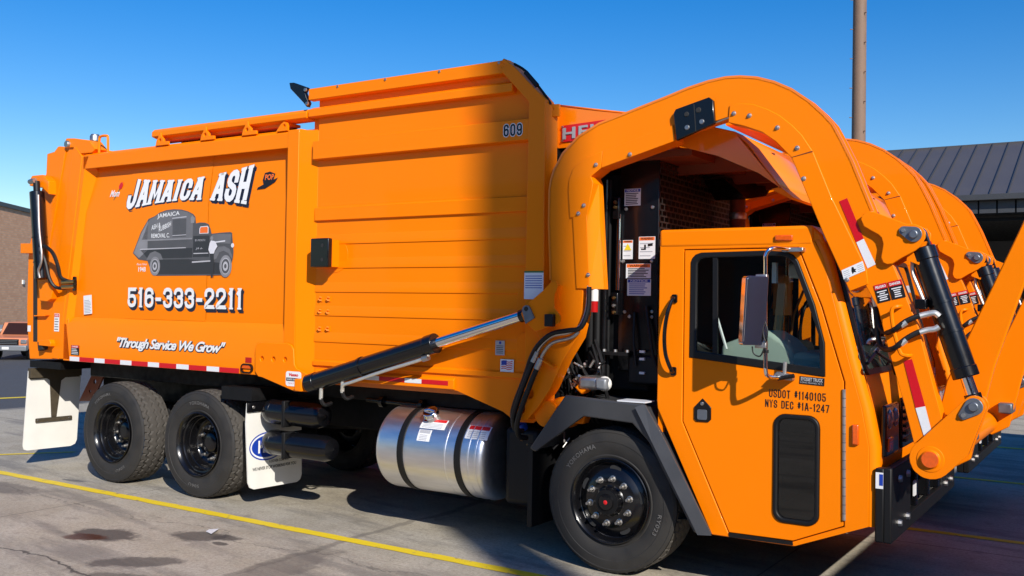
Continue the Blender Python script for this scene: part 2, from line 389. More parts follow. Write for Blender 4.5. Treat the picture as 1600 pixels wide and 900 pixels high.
    # slab joints and wandering cracks
    wob = mth('MULTIPLY', mth('SUBTRACT', noise(.9, 6, .6).outputs[0], .5), .55)
    def line(axis, off, w, k, c=(.05, .045, .04), wo=None):
        nonlocal col
        a = mth('ABSOLUTE', mth('SUBTRACT', mth('ADD', sxyz.outputs[axis], wo if wo is not None else 0), off))
        col = mix(mth('MULTIPLY', rng(a, w*.4, w, 1, 0), k), col, c)
    line(1, -3.34, .016, .8, wo=wob); line(0, -2.2, .05, .45, (.085, .075, .065), wo=wob); line(0, -5.2, .010, .6); line(1, 1.2, .012, .7); line(0, .9, .010, .6)
    line(1, -2.05, .012, .4, wo=mth('MULTIPLY', wob, 1.8))
    L.new(col, b.inputs['Base Color']); L.new(rough, b.inputs['Roughness']); b.inputs['Specular IOR Level'].default_value = .3
    bp = n.nodes.new('ShaderNodeBump'); bp.inputs['Strength'].default_value = .35; bp.inputs['Distance'].default_value = .006
    L.new(mth('ADD', fine.outputs[0], mid.outputs[0]), bp.inputs['Height']); L.new(bp.outputs[0], b.inputs['Normal'])
    return G
gx = [-900, -300, -120, -80, -60, -50, -45, -40, -35, -30, -26, -22, -19, -16, -12, -6, 0, 8, 20, 60, 200, 900]
gy = [-900, -200, -60, -20, -8, 0, 8, 20, 60, 200, 900]
def gz(x):
    t = min(1, max(0, (-x-17)/26)); return -1.15*t*t*(3-2*t)
g = MB(); g.add([(x, y, gz(x)) for x in gx for y in gy], [(i*len(gy)+j, (i+1)*len(gy)+j, (i+1)*len(gy)+j+1, i*len(gy)+j+1) for i in range(len(gx)-1) for j in range(len(gy)-1)])
o = g.build('ground', ground_material(), smooth=0); tag(o, 'stained concrete yard with oil patches and cracks', kind='structure')
# worn yellow paint
def paint_material(thick):
    Y = bpy.data.materials.new('yellow_line_paint'); Y.use_nodes = True; n = Y.node_tree; L = n.links; b = n.nodes['Principled BSDF']
    tc = n.nodes.new('ShaderNodeTexCoord'); no = n.nodes.new('ShaderNodeTexNoise'); no.inputs['Scale'].default_value = 9; no.inputs['Detail'].default_value = 8; no.inputs['Roughness'].default_value = .7
    L.new(tc.outputs['Object'], no.inputs[0])
    cr = n.nodes.new('ShaderNodeMapRange'); cr.inputs[1].default_value = thick; cr.inputs[2].default_value = thick+.1; L.new(no.outputs[0], cr.inputs[0])
    mx = n.nodes.new('ShaderNodeMix'); mx.data_type = 'RGBA'; mx.inputs[6].default_value = (.80, .58, .015, 1); mx.inputs[7].default_value = (.27, .22, .13, 1)
    L.new(cr.outputs[0], mx.inputs[0]); L.new(mx.outputs[2], b.inputs['Base Color']); b.inputs['Roughness'].default_value = .65
    return Y
YP = paint_material(.585)
def stripe(name, x0, x1, y, w, label, ang=0, seg=.12):
    b = MB(); k = int((x1-x0)/seg); rnd = random.Random(41 + int(y*10)); vs = []; fs = []
    for i in range(k+1):
        x = x0+(x1-x0)*i/k; yc = y+(x-x0)*math.tan(ang)
        vs += [(x, yc-w/2+rnd.uniform(-.006, .006), .004), (x, yc+w/2+rnd.uniform(-.006, .006), .004)]
    fs = [(2*i, 2*i+2, 2*i+3, 2*i+1) for i in range(k)]
    o = b.add(vs, fs).build(name, YP, smooth=0); tag(o, label, kind='structure'); return o
stripe('yellow_line', -30, 9, -1.555, .118, 'yellow parking line in front of the near truck')
stripe('yellow_line', -9, 9, 1.75, .105, 'yellow parking line between the near truck and the next')
stripe('yellow_line', -9, 9, 5.0, .105, 'yellow parking line beyond the second truck')
stripe('yellow_line', -9, 9, 8.26, .105, 'farthest yellow parking line')
b = MB(); b.add([(-9.6,-2.3,.005),(-9.5,-2.3,.005),(-8.0,-.2,.005),(-8.1,-.2,.005)], [(0,1,2,3)]); o = b.build('yellow_line', YP, smooth=0); tag(o, 'slanting yellow line behind the near truck', kind='structure')
b = MB(); b.add([(-15.6,1.6,.005),(-15.35,1.6,.005),(-14.9,3.4,.005),(-15.1,3.4,.005)], [(0,1,2,3)]); o = b.build('yellow_line', YP, smooth=0); tag(o, 'short yellow line far out on the asphalt', kind='structure')
# a scrap of paper on the slab
b = MB(); b.add([(-3.33,-2.06,.006),(-3.20,-2.11,.012),(-3.27,-1.97,.02),(-3.36,-2.0,.008)], [(0,1,2,3)]); tag(b.build('paper_scrap', 'white', smooth=0), 'scrap of white paper lying on an oil stain', 'litter')

# ------------------------------------------------------------------ background
# dark shed with standing-seam roof
sh = empty('metal_shed', (-8, 18, 0)); tag(sh, 'dark metal shed with standing seam roof behind the trucks', 'building')
X0, X1 = -14, 20
pm = MB(); pm.prism([(0, 4.80), (4.0, 6.62), (4.0, 6.56), (0, 4.74)], 0, .385, ax='x'); proto = None
i = 0; x = X0
while x < X1:
    o = pm.build('roof_panel', 'roofmetal', sh, smooth=0) if proto is None else put(proto, sh, name='roof_panel')
    proto = proto or o; o.location.x = x
    x += .39
rb = MB(); rb.prism([(0, 4.80), (4.0, 6.62), (4.0, 6.665), (0, 4.845)], -.012, .012, ax='x'); proto = None; x = X0
while x <= X1:
    o = rb.build('roof_seam', 'walldark', sh, smooth=0) if proto is None else put(proto, sh, name='roof_seam')
    proto = proto or o; o.location.x = x-.0025; x += .39
MB().prism([(4.0, 6.56), (8, 4.74), (8, 4.8), (4.0, 6.67)], X0, X1, ax='x').build('rear_roof', 'roofmetal', sh, smooth=0)
MB().box(X0-.1, X1+.1, -.16, -.03, 4.66, 4.80).build('gutter', 'walldark', sh, bevel=.01)
pm = MB().box(0, .36, .05, .09, 4.36, 4.66); proto = None; x = X0
while x < X1:
    o = pm.build('fascia_panel', 'walldark', sh, smooth=0) if proto is None else put(proto, sh, name='fascia_panel')
    proto = proto or o; o.location.x = x; x += .40
MB().box(X0, X1, .10, .14, 4.33, 4.70).build('fascia_board', 'frame', sh, smooth=0)
MB().box(X0, X1, 7.6, 7.8, -.02, 4.7).build('rear_wall', 'walldark', sh, smooth=0)
MB().box(X0, X0+.2, .1, 7.6, -.02, 4.6).build('end_wall', 'walldark', sh, smooth=0)
MB().prism([(0.05, 4.6), (4, 6.5), (7.9, 4.6)], X0+.02, X0+.1, ax='x').build('gable', 'walldark', sh, smooth=0)
MB().box(X0+1, X1-.2, .4, 7.5, 4.2, 4.28).build('ceiling', 'frame', sh, smooth=0)
for x in (-13, -5, 3, 14): MB().box(x, x+.3, .12, .42, -.02, 4.33).build('post', 'walldark', sh, smooth=0)
# steel monopole with step pegs
pl = empty('steel_utility_pole', (-2.60, 18.0-.9, 0)); tag(pl, 'tall brown steel pole with climbing pegs behind the trucks', 'pole')
MB().tube([(0,0,-.05), (0,0,22)], [.175, .14], 24).build('shaft', 'pole', pl)
zz = 2.0
while zz < 21:
    for s in (-1, 1): MB().tube([(s*.155*(-.8), -.155*.55, zz+(s > 0)*.36), (s*.245*(-.8), -.155*.55-.05, zz+(s > 0)*.36)], .011, 6).build('climbing_peg', 'pole', pl)
    zz += .73
# the pole whose soft shadow falls on the hopper, outside the picture
pl = empty('steel_utility_pole', (16.77, -14.4, 0)); tag(pl, 'thick steel pole out in the yard, shading the hopper', 'pole')
MB().tube([(0,0,-.05), (0,0,24)], [.30, .235], 24).build('shaft', 'pole', pl)
# container added out of view as shadow caster for the ground ahead of trucks
ct = empty('shade_container', (4.78, -4.6, 0)); tag(ct, 'long container added out of view to shade the ground', 'container')
MB().box(.05, 2.4, .05, 12.15, .12, 2.55).build('shell', 'container', ct)
MB().box(0, 2.45, 0, 12.2, 2.45, 2.6).build('top_rail', 'container', ct, bevel=.01); MB().box(0, 2.45, 0, 12.2, 0, .16).build('bottom_rail', 'container', ct, bevel=.01)
proto = None
for i in range(60):
    o = MB().box(-.0, .05, 0, .10, .16, 2.45).build('corrugation', 'container', ct) if proto is None else put(proto, ct, name='corrugation')
    proto = proto or o; o.location.y = .1+i*.2
for y in (0, 12.08):
    for x in (0, 2.33): MB().box(x-.01, x+.13, y-.01, y+.13, 0, 2.61).build('corner_post', 'container', ct)
# unseen building added behind the camera to darken reflections in paint, glass and mirror
wk = empty('reflection_building', (-30, -34, 0)); tag(wk, 'long unseen building added for the trucks to reflect', 'building')
MB().box(0, 90, -12, 0, -.02, 7.5).build('wall', 'primer_shade', wk, smooth=0); MB().box(-.2, 90.2, -12.2, .2, 7.5, 7.9).build('parapet_cap', 'walldark', wk, smooth=0)
for i in range(11):
    MB().box(3+i*8, 7.4+i*8, .01, .08, 0, 4.6).build('roller_door', 'walldark', wk, smooth=0)
    MB().box(2.8+i*8, 7.6+i*8, .01, .05, 4.6, 5.0).build('door_lintel', 'grey', wk, smooth=0)
# brick building far left
def brick_material():
    B = bpy.data.materials.new('tan_brick'); B.use_nodes = True; n = B.node_tree; L = n.links; b = n.nodes['Principled BSDF']
    tc = n.nodes.new('ShaderNodeTexCoord'); mp = n.nodes.new('ShaderNodeMapping'); mp.inputs[2].default_value = (R(90), 0, 0); L.new(tc.outputs['Object'], mp.inputs[0])
    br = n.nodes.new('ShaderNodeTexBrick'); br.inputs['Scale'].default_value = 1.0; br.inputs['Brick Width'].default_value = .42; br.inputs['Row Height'].default_value = .16; br.inputs['Mortar Size'].default_value = .014
    br.inputs['Color1'].default_value = (.60, .31, .17, 1); br.inputs['Color2'].default_value = (.70, .40, .23, 1); br.inputs['Mortar'].default_value = (.50, .36, .26, 1)
    L.new(mp.outputs[0], br.inputs[0]); L.new(br.outputs[0], b.inputs['Base Color']); b.inputs['Roughness'].default_value = .85
    return B
bl = empty('brick_building', (-65.05, 31.68, -1.2)); bl.rotation_euler.z = math.atan2(.786, -.618)
tag(bl, 'flat roofed tan brick building far behind at the left', 'building')
MB().box(-34, 30, 0, 26, -.3, 9.55).build('wall', brick_material(), bl, smooth=0)
MB().box(-34.2, 30.2, -.12, 26.2, 9.55, 9.85).build('parapet_cap', 'walldark', bl, smooth=0)
for x in (-9, -4, 1.5): 
    f = MB().box(x, x+.30, -.10, -.01, 4.2, 4.5).build('wall_lamp', 'offwhite', bl)
fn = empty('guard_railing', (-61.9, 34.15, -1.15)); fn.rotation_euler.z = math.atan2(.786, -.618); tag(fn, 'low railing with white posts before the brick building', 'railing')
MB().box(-22, 24, -.06, .06, 1.25, 1.45).build('top_rail', 'grey', fn); MB().box(-22, 24, -.03, .03, .1, 1.2).build('lower_board', 'primer_shade', fn)
proto = None
for i in range(28):
    o = MB().box(-.09, .09, -.2, -.05, 0, 1.22).build('post', 'white', fn) if proto is None else put(proto, fn, name='post')
    proto = proto or o; o.location.x = -21.5+i*1.65
# pickup parked far away
def car_wheel(parent, x, y, r=.38, w=.26, side=-1):
    wh = empty('wheel', (x, y, r), parent)
    MB().lathe([(r*.58, -w/2), (r*.9, -w/2), (r, -w/2+.04), (r, w/2-.04), (r*.9, w/2), (r*.58, w/2)], (0,0,0), n=28).build('tyre', 'rubber', wh)
    MB().lathe([(0, side*w*.32), (r*.3, side*w*.38), (r*.5, side*w*.3), (r*.6, side*w*.46)], (0,0,0), n=24).build('rim', 'pgrey', wh)
pk = empty('pickup_truck', (-45.4, 21.3, -1.15), rz=R(-52)); tag(pk, 'distant pickup with orange hood and grey bumper by the brick building', 'pickup')
# local +x is the front of the pickup
side = [(2.55,.55),(2.6,.95),(2.5,1.12),(1.3,1.22),(.75,1.85),(-.9,1.87),(-1.15,1.3),(-2.9,1.25),(-2.9,.55)]
MB().prism(side, -.93, .93).build('body', 'pickup', pk, bevel=.05, seg=3)
MB().prism([(1.20,1.27),(.78,1.78),(-.85,1.80),(-1.0,1.30)], -.945, .945).build('side_glass', 'dark_int', pk)
MB().add([(1.33,-.78,1.25),(1.33,.78,1.25),(.80,.70,1.83),(.80,-.70,1.83)], [(0,1,2,3)]).build('windshield', 'dkglass', pk)
MB().box(2.56, 2.66, -.55, .55, .78, 1.06).build('grille', 'black', pk, bevel=.02)
for i in range(3): MB().box(2.655, 2.68, -.5, .5, .83+i*.085, .845+i*.085).build('grille_bar', 'pgrey', pk)
for s in (-1, 1):
    MB().box(2.54, 2.645, s*.78-.14, s*.78+.14, .84, 1.04).build('headlight', 'lamp', pk, bevel=.03)
    MB().box(2.60, 2.63, s*.78-.13, s*.78+.13, .60, .68).build('fog_light', 'lamp', pk, bevel=.02)
    for x in (1.75, -1.75): car_wheel(pk, x, s*.82, side=s)
MB().box(2.5, 2.80, -.98, .98, .48, .76).build('front_bumper', 'pgrey', pk, bevel=.05, seg=3)
MB().box(2.795, 2.81, -.16, .16, .56, .68).build('number_plate', 'white', pk)

# ================================================================== the refuse truck
T = empty('refuse_truck', (0,0,0)); ROOT = T
tag(T, 'orange front loading refuse truck numbered 609 with old truck mural on its side', 'refuse truck', 'orange refuse trucks parked side by side')
YB = -1.2
# ---------------- wheels
TR, TW = .53, .36
def tyre_mesh():
    b = MB(); n = 264; ribs = 31; r0 = TR; hw = TW/2
    prof = []
    for j in range(ribs+1):
        w = -hw+.022+(TW-.044)*j/ribs
        prof.append(w)
    vs = []; fs = []
    def groove(a, w):
        per = 2*math.pi/44
        z = (abs(((a/per) % 1)-.5)*2-.5)*.030
        for c in (-.088, 0, .088):
            if abs(w-(c+z)) < .0085: return True
        ph = (a/per+.25) % 1
        if abs(w) > .125 and ph < .16: return True
        if .02 < abs(abs(w)-.044) < .05 and False: return True
        return False
    for i in range(n):
        a = 2*math.pi*i/n
        for j, w in enumerate(prof):
            cr = -.012*(abs(w)/hw)**3
            g = -.013 if (0 < j < ribs and groove(a, w)) else 0
            r = r0+cr+g; vs.append((r*math.cos(a), w, r*math.sin(a)))
    k = ribs+1
    for i in range(n):
        for j in range(ribs): fs.append((i*k+j, i*k+j+1, ((i+1) % n)*k+j+1, ((i+1) % n)*k+j))
    b.add(vs, fs)
    return b
def sidewall(sg):
    hw = TW/2
    return [(r, sg*w) for r, w in [(TR-.012, hw-.022), (TR-.030, hw-.008), (TR-.034, hw-.006), (TR-.038, hw-.008), (.47, hw-.001), (.445, hw+.004), (.43, hw+.005), (.427, hw+.002), (.42, hw+.002), (.40, hw+.001), (.36, hw-.006), (.335, hw-.016), (.328, hw-.012), (.32, hw-.014), (.308, hw-.022), (.300, hw-.05)]]
def rim_rear():
    y = -TW/2
    return [(.300, y+.03), (.306, y+.005), (.312, y-.002), (.306, y-.006), (.297, y+.004), (.285, y+.022), (.278, y+.05), (.270, y+.052), (.258, y+.075), (.256, y+.115), (.250, y+.118), (.246, y+.185), (.238, y+.20), (.225, y+.215), (.20, y+.225), (.145, y+.222), (.14, y+.20), (.11, y+.19), (.10, y+.15), (.085, y+.14), (.05, y+.135), (0, y+.135)]
def rim_front():
    y = -TW/2
    return [(.300, y+.03), (.306, y+.005), (.312, y-.002), (.306, y-.006), (.296, y+.004), (.284, y+.025), (.274, y+.055), (.268, y+.060), (.250, y+.050), (.225, y+.030), (.20, y+.018), (.19, y+.012), (.115, y+.010), (.108, y+.004), (.10, y-.03), (.092, y-.045), (.06, y-.05), (.055, y-.062), (.03, y-.066), (0, y-.066)]
TY = empty('tyre_store')
_t = tyre_mesh(); _t.lathe(sidewall(-1), (0,0,0), n=96); _t.lathe(sidewall(1), (0,0,0), n=96)
lug = MB().lathe([(0, -.062), (.010, -.062), (.011, -.036), (.016, -.035), (.019, -.026), (.019, -.005), (.025, -.003), (.025, .004)], (0,0,0), n=8)
def arc_text(body, r, h, a_mid, span, y, flip=1):
    """text written around the tyre, angles clockwise as seen from outside"""
    vs, fs = text_geo(body, offset=.015, spacing=1.15); out = []
    for u, v in vs:
        a = R(a_mid) - flip*R(span)*(u-.5); rr = r+flip*h*(v-.5); out.append((rr*math.cos(a), y, rr*math.sin(a)))
    return MB().add(out, fs)
PROTO = {}
def wheel(x, y, kind, side, rot, steer=0):
    """side -1: outer face towards -Y"""
    w = empty('wheel', (x, y, TR), T); w.rotation_euler = (0, rot, 0 if side < 0 else math.pi)
    def pc(name, mb, material, smooth=40, bevel=0):
        k = (kind, name, material)
        if k in PROTO and name != 'lug_nut': return put(PROTO[k], w, name=name)
        o = mb().build(name, material, w, smooth=smooth, bevel=bevel); PROTO[k] = o; return o
    k = 'tyre'
    if k in PROTO: ty = put(PROTO[k], w, name='tyre')
    else:
        ty = _t.build('tyre', 'rubber', w, smooth=28); PROTO[k] = ty
        me = ty.data; me.materials.append(M['tread'])
        for p in me.polygons:
            if abs(p.center.y) < TW/2-.021 and (p.center.x**2+p.center.z**2)**.5 > .49: p.material_index = 1
    yy = -TW/2
    if kind == 'rear': pc('rim', lambda: MB().lathe(rim_rear(), (0,0,0), n=64), 'black', 30); nl, lr, ly = 10, .165, yy+.21
    else: pc('rim', lambda: MB().lathe(rim_front(), (0,0,0), n=64), 'black', 30); nl, lr, ly = 10, .163, yy+.013
    for i in range(nl):
        a = 2*math.pi*(i+.3)/nl
        if 'lug' in PROTO: o = put(PROTO['lug'], w, name='lug_nut')
        else: o = lug.build('lug_nut', 'steel', w); PROTO['lug'] = o
        o.location = (lr*math.cos(a), ly, lr*math.sin(a))
    if kind == 'front':
        for i in range(5):
            a = 2*math.pi*(i+.15)/5
            def hole():
                return MB().add([(.037*math.cos(t)*math.cos(a)*.62-.037*1.25*math.sin(t)*math.sin(a)+.236*math.cos(a), yy+.0345+.0, .037*math.cos(t)*math.sin(a)*.62+.037*1.25*math.sin(t)*math.cos(a)+.236*math.sin(a)) for t in [2*math.pi*q/16 for q in range(16)]], [tuple(range(16))])
            hole().build('hand_hole', 'dark_int', w, smooth=0)
        MB().lathe([(0, yy-.068), (.013, yy-.068), (.016, yy-.066)], (0,0,0), n=16).build('hub_emblem', 'red', w)
        MB().lathe([(.060, yy-.0505), (.088, yy-.0475)], (0,0,0), n=24).build('hub_cap_ring', 'frame', w)
    if side < 0:
        y0 = -TW/2-.0065
        pc('raised_lettering', lambda: arc_text('YOKOHAMA', .405, .034, 118 if kind == 'rear' else 128, 42, y0), 'letter', 0)
        pc('size_lettering', lambda: arc_text('506U' if kind == 'rear' else 'RY023', .405, .030, -62 if kind == 'rear' else -18, 22, y0), 'letter', 0)
    return w
for x in (-5.875, -4.515):
    wheel(x, -1.02, 'rear', -1, R(3 if x < -5 else 32)); wheel(x, 1.02, 'rear', 1, .4)
wheel(0, -1.02, 'front', -1, 0); wheel(0, 1.02, 'front', 1, 1)
bpy.data.objects.remove(TY)
# ---------------- chassis
for s in (-1, 1): MB().box(-7.1, 1.3, s*.43-.045, s*.43+.045, .74, 1.04).build('frame_rail', 'frame', T, bevel=.006)
for x in (-6.9, -5.2, -3.4, -2.4, -1.2, .9): MB().box(x, x+.12, -.39, .39, .80, 1.0).build('cross_member', 'frame', T)
for x in (-5.875, -4.515):
    MB().lathe([(0,-.9),(.08,-.9),(.09,-.3),(.24,-.22),(.27,0),(.24,.22),(.09,.3),(.08,.9),(0,.9)], (x,0,.53), n=24).build('drive_axle', 'frame', T)
    for s in (-1, 1): MB().box(x-.3, x+.3, s*.62-.1, s*.62+.1, .62, .82).build('axle_beam', 'frame', T, bevel=.03)
MB().tube([(0,-.85,.5),(0,.85,.5)], .07, 12).build('front_axle', 'frame', T)
MB().tube([(-4.3,0,.66),(-.6,0,.86)], .06, 12).build('drive_shaft', 'frame', T)
MB().box(-2.3, -.7, -.36, .36, .42, 1.2).build('transmission', 'frame', T, bevel=.05)
MB().box(-6.8, -.75, -.85, .85, 1.06, 1.27).build('sub_frame', 'frame', T, bevel=.01)
MB().box(-3.1, -2.3, .5, 1.05, .4, 1.0).build('battery_box', 'frame', T, bevel=.02)
MB().box(-2.2, -.9, .55, 1.15, .35, 1.0).build('left_fuel_tank', 'alu', T, bevel=.12, seg=5)
MB().tube([(-2.62,-.88,1.07),(-2.42,-.88,1.065),(-1.98,-.88,1.06)], .018, 10).build('crank_bar', 'black', T)
for x in (-2.43, -1.98): MB().lathe([(0,-.02),(.05,-.02),(.05,.02),(0,.02)], (x,-.88,1.064), n=16, ax='x').build('crank_collar', 'black', T)
# ---------------- fuel tank
tk = empty('fuel_tank', (0,0,0), T)
tc_, tr_ = (-.86, .700), .355
MB().lathe([(0,-.0),(.25,.0),(.325,.012),(.35,.04),(.355,.07),(.355,1.06),(.350,1.09),(.325,1.118),(.25,1.13),(0,1.13)], (-2.25, tc_[0], tc_[1]), ax='x', n=72).build('tank_shell', 'alu', tk, smooth=50)
for x in (-1.985, -1.395): MB().lathe([(.3555,0),(.363,.004),(.363,.061),(.3555,.065)], (x, tc_[0], tc_[1]), ax='x', n=72).build('tank_strap', 'hose', tk)
for x in (-1.50, -1.27, -1.20): MB().lathe([(.3552,0),(.359,.006),(.359,.012),(.3552,.018)], (x, tc_[0], tc_[1]), ax='x', n=72).build('weld_bead', 'alu', tk)
def on_tank(x, a, r): return (x, tc_[0]-r*math.cos(a), tc_[1]+r*math.sin(a))
def tank_label(name, x, w, a0, a1, head, hcol):
    k = 6; b = MB(); q = [on_tank(xx, a0+(a1-a0)*i/k, .3570) for i in range(k+1) for xx in (x, x+w)]
    p = b.add(q, [(2*i, 2*i+1, 2*i+3, 2*i+2) for i in range(k)]).build(name, 'white', tk, smooth=0)
    p = tk
    if head:
        b = MB(); q = [on_tank(xx, a1-(a1-a0)*.32+(a1-a0)*.30*i/2, .3582) for i in range(3) for xx in (x+.01, x+w-.01)]
        b.add(q, [(2*i, 2*i+1, 2*i+3, 2*i+2) for i in range(2)]).build('header_band', hcol, p, smooth=0)
    b = MB()
    for i in range(4):
        a = a0+(a1-a0)*(.1+.13*i); b.add([on_tank(x+.02, a, .3582), on_tank(x+w-.03, a, .3582), on_tank(x+w-.03, a+(a1-a0)*.05, .3582), on_tank(x+.02, a+(a1-a0)*.05, .3582)], [(0,1,2,3)])
    b.build('print_rows', 'grey', p, smooth=0)
tank_label('tank_label', -1.80, .255, R(36), R(52), 1, 'red'); tank_label('tank_label', -1.79, .13, R(18), R(34), 1, 'grey'); tank_label('tank_label', -1.32, .22, R(28), R(48), 1, 'red')
cp = on_tank(-1.72, R(54), .35); d = Vector((0, -math.cos(R(54)), math.sin(R(54))))
MB().tube([Vector(cp), Vector(cp)+d*.05], .055, 20).build('filler_neck', 'steel', tk); MB().tube([Vector(cp)+d*.045, Vector(cp)+d*.085], [.07, .064], 24).build('filler_cap', 'chrome', tk, bevel=.006)
MB().tube([Vector(cp)+d*.085+Vector((-.05,0,0)), Vector(cp)+d*.10, Vector(cp)+d*.085+Vector((.05,0,0))], .012, 8).build('cap_handle', 'chrome', tk)
MB().box(-1.02, -.70, -1.05, -.55, .36, .98).build('def_tank', 'hose', T, bevel=.05, seg=3)
MB().tube([(-.86,-1.03,.97),(-.86,-1.06,1.02)], .045, 16).build('blue_filler_cap', 'bluecap', T)
# ---------------- mud flaps and air tanks
f = empty('front_mud_flap', (-3.78,0,0), T)
MB().prism([(-1.245,.985),(-1.255,.80),(-1.215,.24),(-1.19,.19),(-1.14,.168),(-.59,.160),(-.54,.18),(-.52,.23),(-.55,.98)], 0, .012, ax='x').build('flap_sheet', 'offwhite', f)
MB().box(.012, .03, -1.25, -.55, .90, .99).build('flap_bar', 'black', f); MB().box(-.4, .02, -1.2, -.6, 1.0, 1.12).build('flap_hanger', 'frame', f)
MB().lathe([(0,.03),(.014,.032),(.016,.03)], (0,-1.18,.945), ax='x', n=12).build('bolt', 'steel', f)
def on_flap(y, z, w, h): return lambda u, v: (.0145, y+u*w, z+v*h)
MB().add([(.0135, -.985+.225*math.cos(t), .56+.135*math.sin(t)) for t in [2*math.pi*i/40 for i in range(40)]], [tuple(range(40))]).build('emblem_ring', 'blue', f, smooth=0)
MB().add([(.0140, -.985+.212*math.cos(t), .56+.122*math.sin(t)) for t in [2*math.pi*i/40 for i in range(40)]], [tuple(range(40))]).build('emblem_gap', 'white', f, smooth=0)
MB().add([(.0145, -.985+.195*math.cos(t), .56+.105*math.sin(t)) for t in [2*math.pi*i/40 for i in range(40)]], [tuple(range(40))]).build('emblem_oval', 'blue', f, smooth=0)
g = on_flap(-1.10, .50, .24, .12); lettering('lettering', 'HEIL', 'white', f, lambda u, v: (.0152, *g(u, v)[1:]), offset=.04)
lettering('lettering', 'WE NEVER STOP WORKING FOR YOU', 'ink', f, on_flap(-1.165, .340, .56, .030), offset=.02)
lettering('lettering', 'A DOVER COMPANY', 'ink', f, on_flap(-.96, .395, .26, .026), offset=.02)
f = empty('rear_mud_flap', (-7.46,0,0), T)
MB().prism([(-1.19,1.10),(-1.232,.25),(-1.22,.205),(-1.18,.190),(-.64,.183),(-.585,.205),(-.563,.25),(-.53,1.07)], -.012, 0, ax='x').build('flap_sheet', 'offwhite', f)
MB().box(-.01, .045, -1.19, -.55, 1.02, 1.13).build('flap_hanger', 'flapiron', f); MB().box(.001, .02, -1.175, -.56, 1.005, 1.075).build('flap_bar', 'flapiron', f)
MB().prism([(-1.0,1.03),(-.93,.98),(-.90,.55),(-.84,.55),(-.79,.97),(-.70,1.03)], .001, .012, ax='x').build('flap_stay', 'flapiron', f); MB().prism(rrect(-1.10,-.645,.50,.548,.012), .0125, .02, ax='x').build('flap_stay_foot', 'flapiron', f)
for y in (-1.07, -.68): MB().lathe([(0,.026),(.010,.026),(.012,.02)], (0,y,.524), ax='x', n=10).build('bolt', 'steel', f)
MB().lathe([(0,.026),(.014,.026),(.016,.02)], (0,-1.13,1.04), ax='x', n=10).build('bolt', 'steel', f)
MB().box(-7.5, -6.9, -1.15, 1.15, 1.14, 1.22).build('tail_sill', 'frame', T)
MB().prism([(-7.03,1.16),(-6.80,1.17),(-7.09,.74),(-7.35,.72)], -.62, -.60, holes=[circ((-6.95,1.10),.035,12), circ((-7.05,.97),.028,12), circ((-7.14,.85),.020,12)]).build('perforated_bracket', 'primer_shade', T)
for nm, x0, x1, y, z, r in (('air_tank', -3.73, -2.95, -1.04, .905, .118), ('air_tank', -3.72, -2.85, -1.04, .615, .118)):
    a = MB(); r_ = r; a.lathe([(0,0),(r_*.5,.012),(r_*.8,.035),(r_*.97,.07),(r_,.10),(r_,.12),(r_*1.015,.122),(r_*1.015,.135),(r_,.137),(r_,x1-x0-.1),(r_*.8,x1-x0-.03),(0,x1-x0)], (x0, y, z), ax='x', n=40)
    o = a.build(nm, 'black', T, smooth=35)
    MB().tube([(x0+.02,y,z-.02),(x0-.02,y,z-.02)], .008, 8).build('drain_plug', 'steel', o)
    MB().box(x0+.32, x0+.36, y-.122, y+.3, z-.122, z+.122).build('tank_bracket', 'frame', o, bevel=.01)
